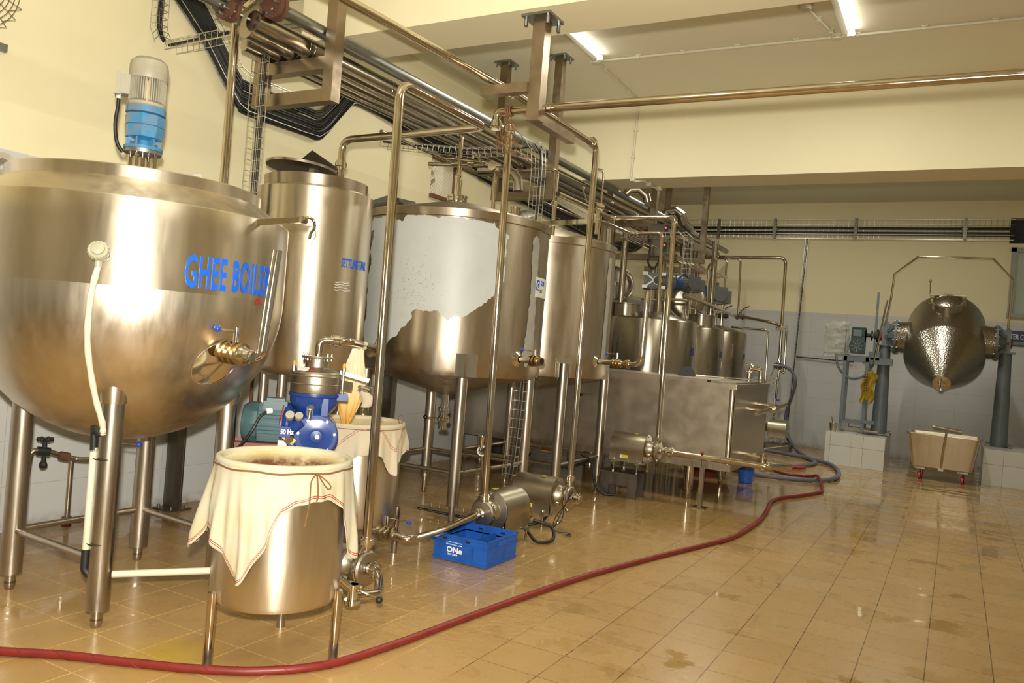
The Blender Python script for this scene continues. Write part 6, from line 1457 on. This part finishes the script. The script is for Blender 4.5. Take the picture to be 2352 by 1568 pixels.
# yellow sack
rings = []
for j in range(12):
    z = 1.47 - .46 * j / 11; rings.append([(-1.275 + .19 * (i / 11) + .02 * math.sin(j * .9) - .01 * j * .3, 13.66 + .020 * math.sin(i * 1.9 + j * .6), z - .03 * math.sin(i * .8) + .012 * math.sin(i * 2.1 + j)) for i in range(12)])
sk = MB().quadgrid(rings, False)
sk2 = [[(p[0], p[1] + .02, p[2]) for p in r] for r in rings]
sk.quadgrid(sk2, False)
t = solo('yellow_sack', sk, 'yellow_sack', 'crumpled yellow printed sack hanging on the churn stand', 'sack', angle=60)
pr_ = MB(); rr = random.Random(8)
for j in range(7):
    x = -1.26 + .0 * j; z = 1.42 - j * .042
    pr_.box((x + .012, 13.636, z), (.022 + rr.uniform(-.004, .006), .004, .022)); pr_.box((x + .045, 13.632, z), (.018, .004, .026))
part(t, 'printed_marks', pr_, 'black_rubber', 'black printed characters')
# rail hoop over the churn
hp = [(-1.04, 13.86, 2.20), (-.985, 13.85, 2.62), (-.96, 13.85, 3.02), (-.645, 13.85, 3.30), (.345, 13.85, 3.285), (.615, 13.85, 2.98), (.605, 13.85, 2.26)]
t = thing('safety_rail', 'thin octagonal steel hoop arching over the churn', 'rail', (-1.0, 13.86, 2.2))
part(t, 'rail', MB().tube(fil(hp, .02, 3), .0155, 10), 'steel_pipe')
part(t, 'brace_rod', MB().cyl((-1.14, 13.62, 1.60), (-1.03, 13.80, 2.62), .014, seg=10), 'steel_polished')
# plinths
struct_p = lambda n, mb, lab, g: solo(n, mb, 'plinth_tile', lab, 'plinth', g)
struct_p('tiled_plinth', MB().box((-1.50, 13.85, .25), (.42, 1.1, .50)).box((-1.10, 13.85, .245), (.46, 1.14, .49)), 'white tiled block under the churn drive', 'white tiled plinths')
struct_p('tiled_plinth', MB().box((1.0, 13.85, .255), (1.2, 1.1, .51)), 'white tiled block under the right column', 'white tiled plinths')
t = thing('steel_pan', 'small steel pan with a ladle on the left edge of the drive plinth', 'pan', (-1.63, 13.45, .50))
part(t, 'pan_body', MB().lathe([(.001, 0), (.04, 0), (.055, .10), (.065, .13), (.06, .13), (.045, .01), (.001, .008)], (-1.63, 13.45, .50), seg=24), 'steel_sheet')
part(t, 'ladle', MB().cyl((-1.62, 13.45, .54), (-1.66, 13.43, .72), .006, seg=8), 'steel_dark')
# sign
t = thing('churn_sign', 'dark blue wall sign with white letters, behind the right column', 'sign', (.9, 15.52, 2.2))
part(t, 'sign_board', MB().box((.96, 15.535, 2.225), (.78, .02, .19)), 'navy_sign')
tx = text_mb('BUTTER CHURN', .115, .62, .002, .0025); tx.xf(Matrix.Translation((.58, 15.522, 2.185))); part(t, 'sign_lettering', tx, 'white_print', 'white letters BUTTER CHURN')
# cart
t = thing('trolley_cart', 'stainless steel tub trolley with red castors and a T handle under the churn', 'trolley', (-.10, 13.15, 0), rz=math.radians(-3)); t['_l'] = 1
tw, td, bw, bd, z0, z1 = .90, .54, .76, .42, .155, .64
rings = []
for w2_, d2_, z in ((bw - .06, bd - .06, z0), (bw, bd, z0 + .03), (tw, td, z1), (tw + .03, td + .03, z1 + .005), (tw + .03, td + .03, z1 + .02), (tw - .02, td - .02, z1 + .02), (bw - .04, bd - .04, z0 + .05)):
    ring = []; r = .05
    for sx, sy, a0 in ((1, 1, 0), (-1, 1, PI / 2), (-1, -1, PI), (1, -1, 1.5 * PI)):
        for k in range(5): a = a0 + k * PI / 8; ring.append((sx * (w2_ / 2 - r) + r * math.cos(a), sy * (d2_ / 2 - r) + r * math.sin(a), z))
    rings.append(ring)
part(t, 'tub', MB().quadgrid(rings, True, True, True), 'steel_bowl', angle=30)
for x, y in ((-.27, -.16), (.27, -.16), (-.27, .16), (.27, .16)):
    cw = part(t, 'caster', MB().box((x, y, .148), (.09, .07, .014)).box((x - .03, y, .09), (.006, .05, .10)).box((x + .03, y, .09), (.006, .05, .10)), 'steel_dark')
    part(cw, 'wheel', MB().lathe([(.001, -.016), (.045, -.016), (.05, -.01), (.05, .01), (.045, .016), (.001, .016)], (x, y, .05), (1, 0, 0), 24), 'red_wheel', 'red wheel')
    part(cw, 'mounting_pad', MB().box((x, y, .158), (.13, .07, .012)), 'white_print')
part(t, 'handle_rod', MB().tube([(.0, -.235, .20), (.02, -.30, .50), (.05, -.36, .76)], .015, 12), 'steel_pipe')
part(t, 'handle_grip', MB().cyl((-.13, -.36, .775), (.22, -.36, .745), .018, seg=14), 'steel_pipe')
part(t, 'tow_bracket', MB().box((0, -.215, .17), (.07, .05, .04)), 'steel_leg')

# ================================================================ pipework at the end wall
line('process_pipe', 'square loop of pipe on the end wall dropping to the grey hose valve', [(-4.6, 14.6, 3.33), (-2.755, 14.6, 3.335), (-2.725, 14.6, 1.45)], .028, .12, grp='pipes at the end wall', unions=[((-2.725, 14.6, 1.55), Zu)])
line('process_pipe', 'left thin pipe dropping from the loop to the far valves', [(-4.6, 14.5, 3.30), (-3.76, 14.5, 3.29), (-3.755, 14.5, 2.0)], .018, .08, grp='pipes at the end wall')
line('process_pipe', 'right thin pipe dropping from the loop to the far valves', [(-4.6, 14.45, 3.30), (-3.50, 14.45, 3.29), (-3.47, 14.45, 2.3)], .018, .08, grp='pipes at the end wall')
line('process_pipe', 'low header pipe sloping past the vats to the wall pipework', [(-3.38, 10.9, 2.33), (-3.30, 12.2, 2.27), (-3.40, 13.9, 2.25), (-2.95, 14.5, 2.20), (-2.72, 14.5, 2.14)], .026, .1, grp='pipes at the end wall')
line('process_pipe', 'straight header pipe just above the farthest vat', [(-3.6, 14.55, 2.07), (-2.95, 14.55, 2.05), (-2.93, 14.55, 1.2), (-2.95, 14.55, .35)], .018, .06, grp='pipes at the end wall', unions=[((-3.05, 14.55, 2.055), (1, 0, 0))])
line('process_pipe', 'riser beside the grey hose valve going to the floor', [(-2.66, 14.62, 2.15), (-2.64, 14.62, 1.30), (-2.72, 14.6, 1.40), (-2.76, 14.6, .30)], .02, .05, grp='pipes at the end wall')
line('process_pipe', 'pipe entering the farthest vat through its cover', [(-3.0, 11.0, 2.85), (-3.35, 11.9, 2.85), (-3.35, 12.0, 1.99)], .016, .06, grp='pipes at the end wall')
t = thing('hose_valve', 'steel butterfly valve where the grey hose is attached', 'valve', (-2.73, 14.52, 1.44))
part(t, 'valve_body', MB().cyl((-2.80, 14.52, 1.44), (-2.66, 14.52, 1.44), .045).cyl((-2.73, 14.52, 1.38), (-2.73, 14.52, 1.50), .035), 'steel_dark')
part(t, 'valve_lever', MB().cyl((-2.78, 14.5, 1.42), (-2.83, 14.45, 1.25), .008, seg=8), 'steel_polished')
for x, lab in ((-3.72, 'left lever valve at the end of the far header'), (-3.42, 'right lever valve at the end of the far header')):
    t = thing('lever_valve', lab, 'valve', (x, 14.4, 2.25), 'lever valves by the end wall')
    part(t, 'valve_body', MB().cyl((x - .09, 14.4, 2.25), (x + .09, 14.4, 2.25), .032).cyl((x, 14.4, 2.22), (x, 14.4, 2.34), .022).cyl((x - .06, 14.4, 2.25), (x - .04, 14.4, 2.25), .05).cyl((x + .04, 14.4, 2.25), (x + .06, 14.4, 2.25), .05), 'steel_dark')
    part(t, 'valve_lever', MB().tube(fil([(x, 14.38, 2.33), (x + .06, 14.36, 2.40), (x + .16, 14.34, 2.44)], .03), .010, 8), 'steel_pipe')
t = thing('pipe_rack_bracket', 'flat bracket joining two pipes above the hose valve', 'bracket', (-2.70, 14.58, 2.1)); part(t, 'plate', MB().box((-2.73, 14.56, 2.10), (.20, .02, .08)), 'steel_leg')
part(t, 'bolts', MB().cyl((-2.8, 14.54, 2.1), (-2.8, 14.55, 2.1), .012, seg=6).cyl((-2.66, 14.54, 2.1), (-2.66, 14.55, 2.1), .012, seg=6), 'steel_polished')
# lagged risers between third tank and vats
for k, (x, y, r, zb, zt, lab) in enumerate(((-4.25, 10.1, .10, 0, 3.3, 'fat lagged riser left of the first vat motor'), (-4.05, 10.25, .045, 1.9, 3.1, 'slim lagged riser next to the fat one'), (-3.90, 11.38, .075, 0, 3.3, 'lagged riser right behind the first agitator motor'), (-4.10, 13.0, .05, 0, 3.3, 'left lagged riser above the middle vat'), (-3.98, 13.08, .045, 0, 3.3, 'second lagged riser above the middle vat'), (-3.86, 13.08, .04, 0, 3.3, 'third lagged riser above the middle vat'), (-3.60, 13.1, .05, 0, 3.4, 'lagged riser nearest the farthest frame'))):
    solo('lagged_riser', MB().cyl((x, y, zb), (x, y, zt), r, seg=24).cyl((x, y, (zb + zt) / 2), (x, y, (zb + zt) / 2 + .012), r * 1.05, seg=24), 'cladding', lab, 'pipe', 'lagged risers by the vats')
# segmented lagged elbows on the rack
def lobster(pts, r, lab): return solo('lagged_elbow', MB().tube(pts, r, 20), 'cladding', lab, 'pipe', 'segmented lagged elbows', angle=12)
lobster([(-3.80, 6.02, 2.98), (-3.55, 6.05, 2.98), (-3.47, 6.06, 2.95), (-3.43, 6.07, 2.89), (-3.42, 6.07, 2.80)], .045, 'shiny segmented elbow above the peeling tank')
lobster([(-3.9, 9.7, 3.48), (-3.82, 9.72, 3.56), (-3.72, 9.76, 3.57), (-3.64, 9.80, 3.50), (-3.62, 9.82, 3.42)], .05, 'shiny elbow on the rack before the far frames')
lobster([(-4.0, 11.5, 3.46), (-3.92, 11.5, 3.60), (-3.80, 11.52, 3.62), (-3.72, 11.55, 3.56), (-3.70, 11.6, 3.46), (-3.70, 11.9, 3.42)], .075, 'fat segmented elbow near the far frames')
# electrical boxes with red lights on the third frame
t = thing('switch_box', 'steel switch box with two small red lights on the third frame', 'switch box', (-3.72, 10.45, 2.9))
part(t, 'box_body', MB().box((-3.66, 10.44, 3.02), (.20, .10, .44)), 'steel_dark')
for z in (3.15, 2.92):
    part(t, 'indicator_plate', MB().box((-3.535, 10.40, z), (.05, .03, .13)), 'motor_green'); part(t, 'red_light', MB().sphere((-3.54, 10.375, z + .03), .014, 8), 'red_led', 'small red light')
part(t, 'cable_loop', MB().tube(spline([(-3.80, 10.35, 3.15), (-3.72, 10.32, 2.9), (-3.72, 10.30, 2.70), (-3.64, 10.30, 2.62), (-3.58, 10.32, 2.72), (-3.58, 10.34, 2.80)], 6), .014, 8), 'black_rubber')
solo('white_conduit_riser', MB().cyl((-4.0, 11.3, 0), (-4.0, 11.3, 2.65), .016, seg=12).cyl((-4.0, 11.3, 2.65), (-3.98, 11.28, 2.75), .018, seg=12), 'pvc_white', 'thin white riser between the lagged pipes', 'conduit')
for x, y, lab in ((-3.55, 11.0, 'low pipe shelf bar near the third frame'), (-3.6, 12.6, 'low pipe shelf bar near the farthest frame')):
    solo('shelf_bar', MB().box((x - .5, y, 2.86), (1.0, .07, .09)), 'steel_beam', lab, 'bar', 'shelf bars of the overhead rack')
for k in range(4):
    solo('small_tube', MB().tube([(-3.85 + .06 * k, 9.6, 2.93), (-3.85 + .06 * k, 14.3, 2.93)], .012, 8), 'steel_pipe', 'thin bare tube on the shelf bars by the vats', 'pipe', 'thin tubes on the shelf bars')

# ================================================================ stand pipes left of the boiler
t = thing('steam_valve_pipe', 'small pipe stand with a black handwheel valve behind the boiler legs', 'pipe', (-5.2, 3.0, 0))
part(t, 'pipe', MB().tube(fil([(-5.0, 2.93, .10), (-4.97, 2.95, .60), (-4.95, 3.04, .585), (-4.95, 3.24, .515), (-4.82, 3.28, .53), (-4.70, 3.30, .62), (-4.68, 3.30, .95)], .04), .0155, 12), 'steel_leg')
part(t, 'side_pipe', MB().cyl((-4.90, 3.17, .52), (-4.90, 3.17, .12), .0155, seg=12), 'steel_leg')
part(t, 'brass_union', MB().cyl((-4.93, 3.11, .555), (-4.92, 3.165, .54), .028, seg=8).cyl((-4.90, 3.17, .10), (-4.90, 3.17, .16), .03, seg=8).cyl((-4.90, 3.17, .13), (-4.83, 3.22, .14), .014, seg=8), 'rusty_iron')
hw = MB().lathe([(.03, -.008), (.038, 0), (.03, .008)], (-4.95, 3.02, .66), seg=8).cyl((-4.95, 3.02, .50), (-4.95, 3.02, .67), .014, seg=10)
for a in range(6): hw.sphere((-4.95 + .036 * math.cos(a * 1.047), 3.02 + .036 * math.sin(a * 1.047), .662), .014, 8)
hw.sphere((-4.95, 3.02, .50), .026, 8); hw.cyl((-4.96, 2.98, .59), (-4.94, 3.05, .58), .028, seg=8)
part(t, 'handwheel', hw, 'black_rubber', 'black handwheel')
solo('copper_pipe', MB().cyl((-4.55, 4.30, .35), (-4.55, 4.30, 1.2), .012, seg=10), 'rusty_iron', 'thin rust-red pipe standing behind the boiler leg', 'pipe')

# ================================================================ finish
for o in SC.objects:
    if '_l' in o.keys(): del o['_l']
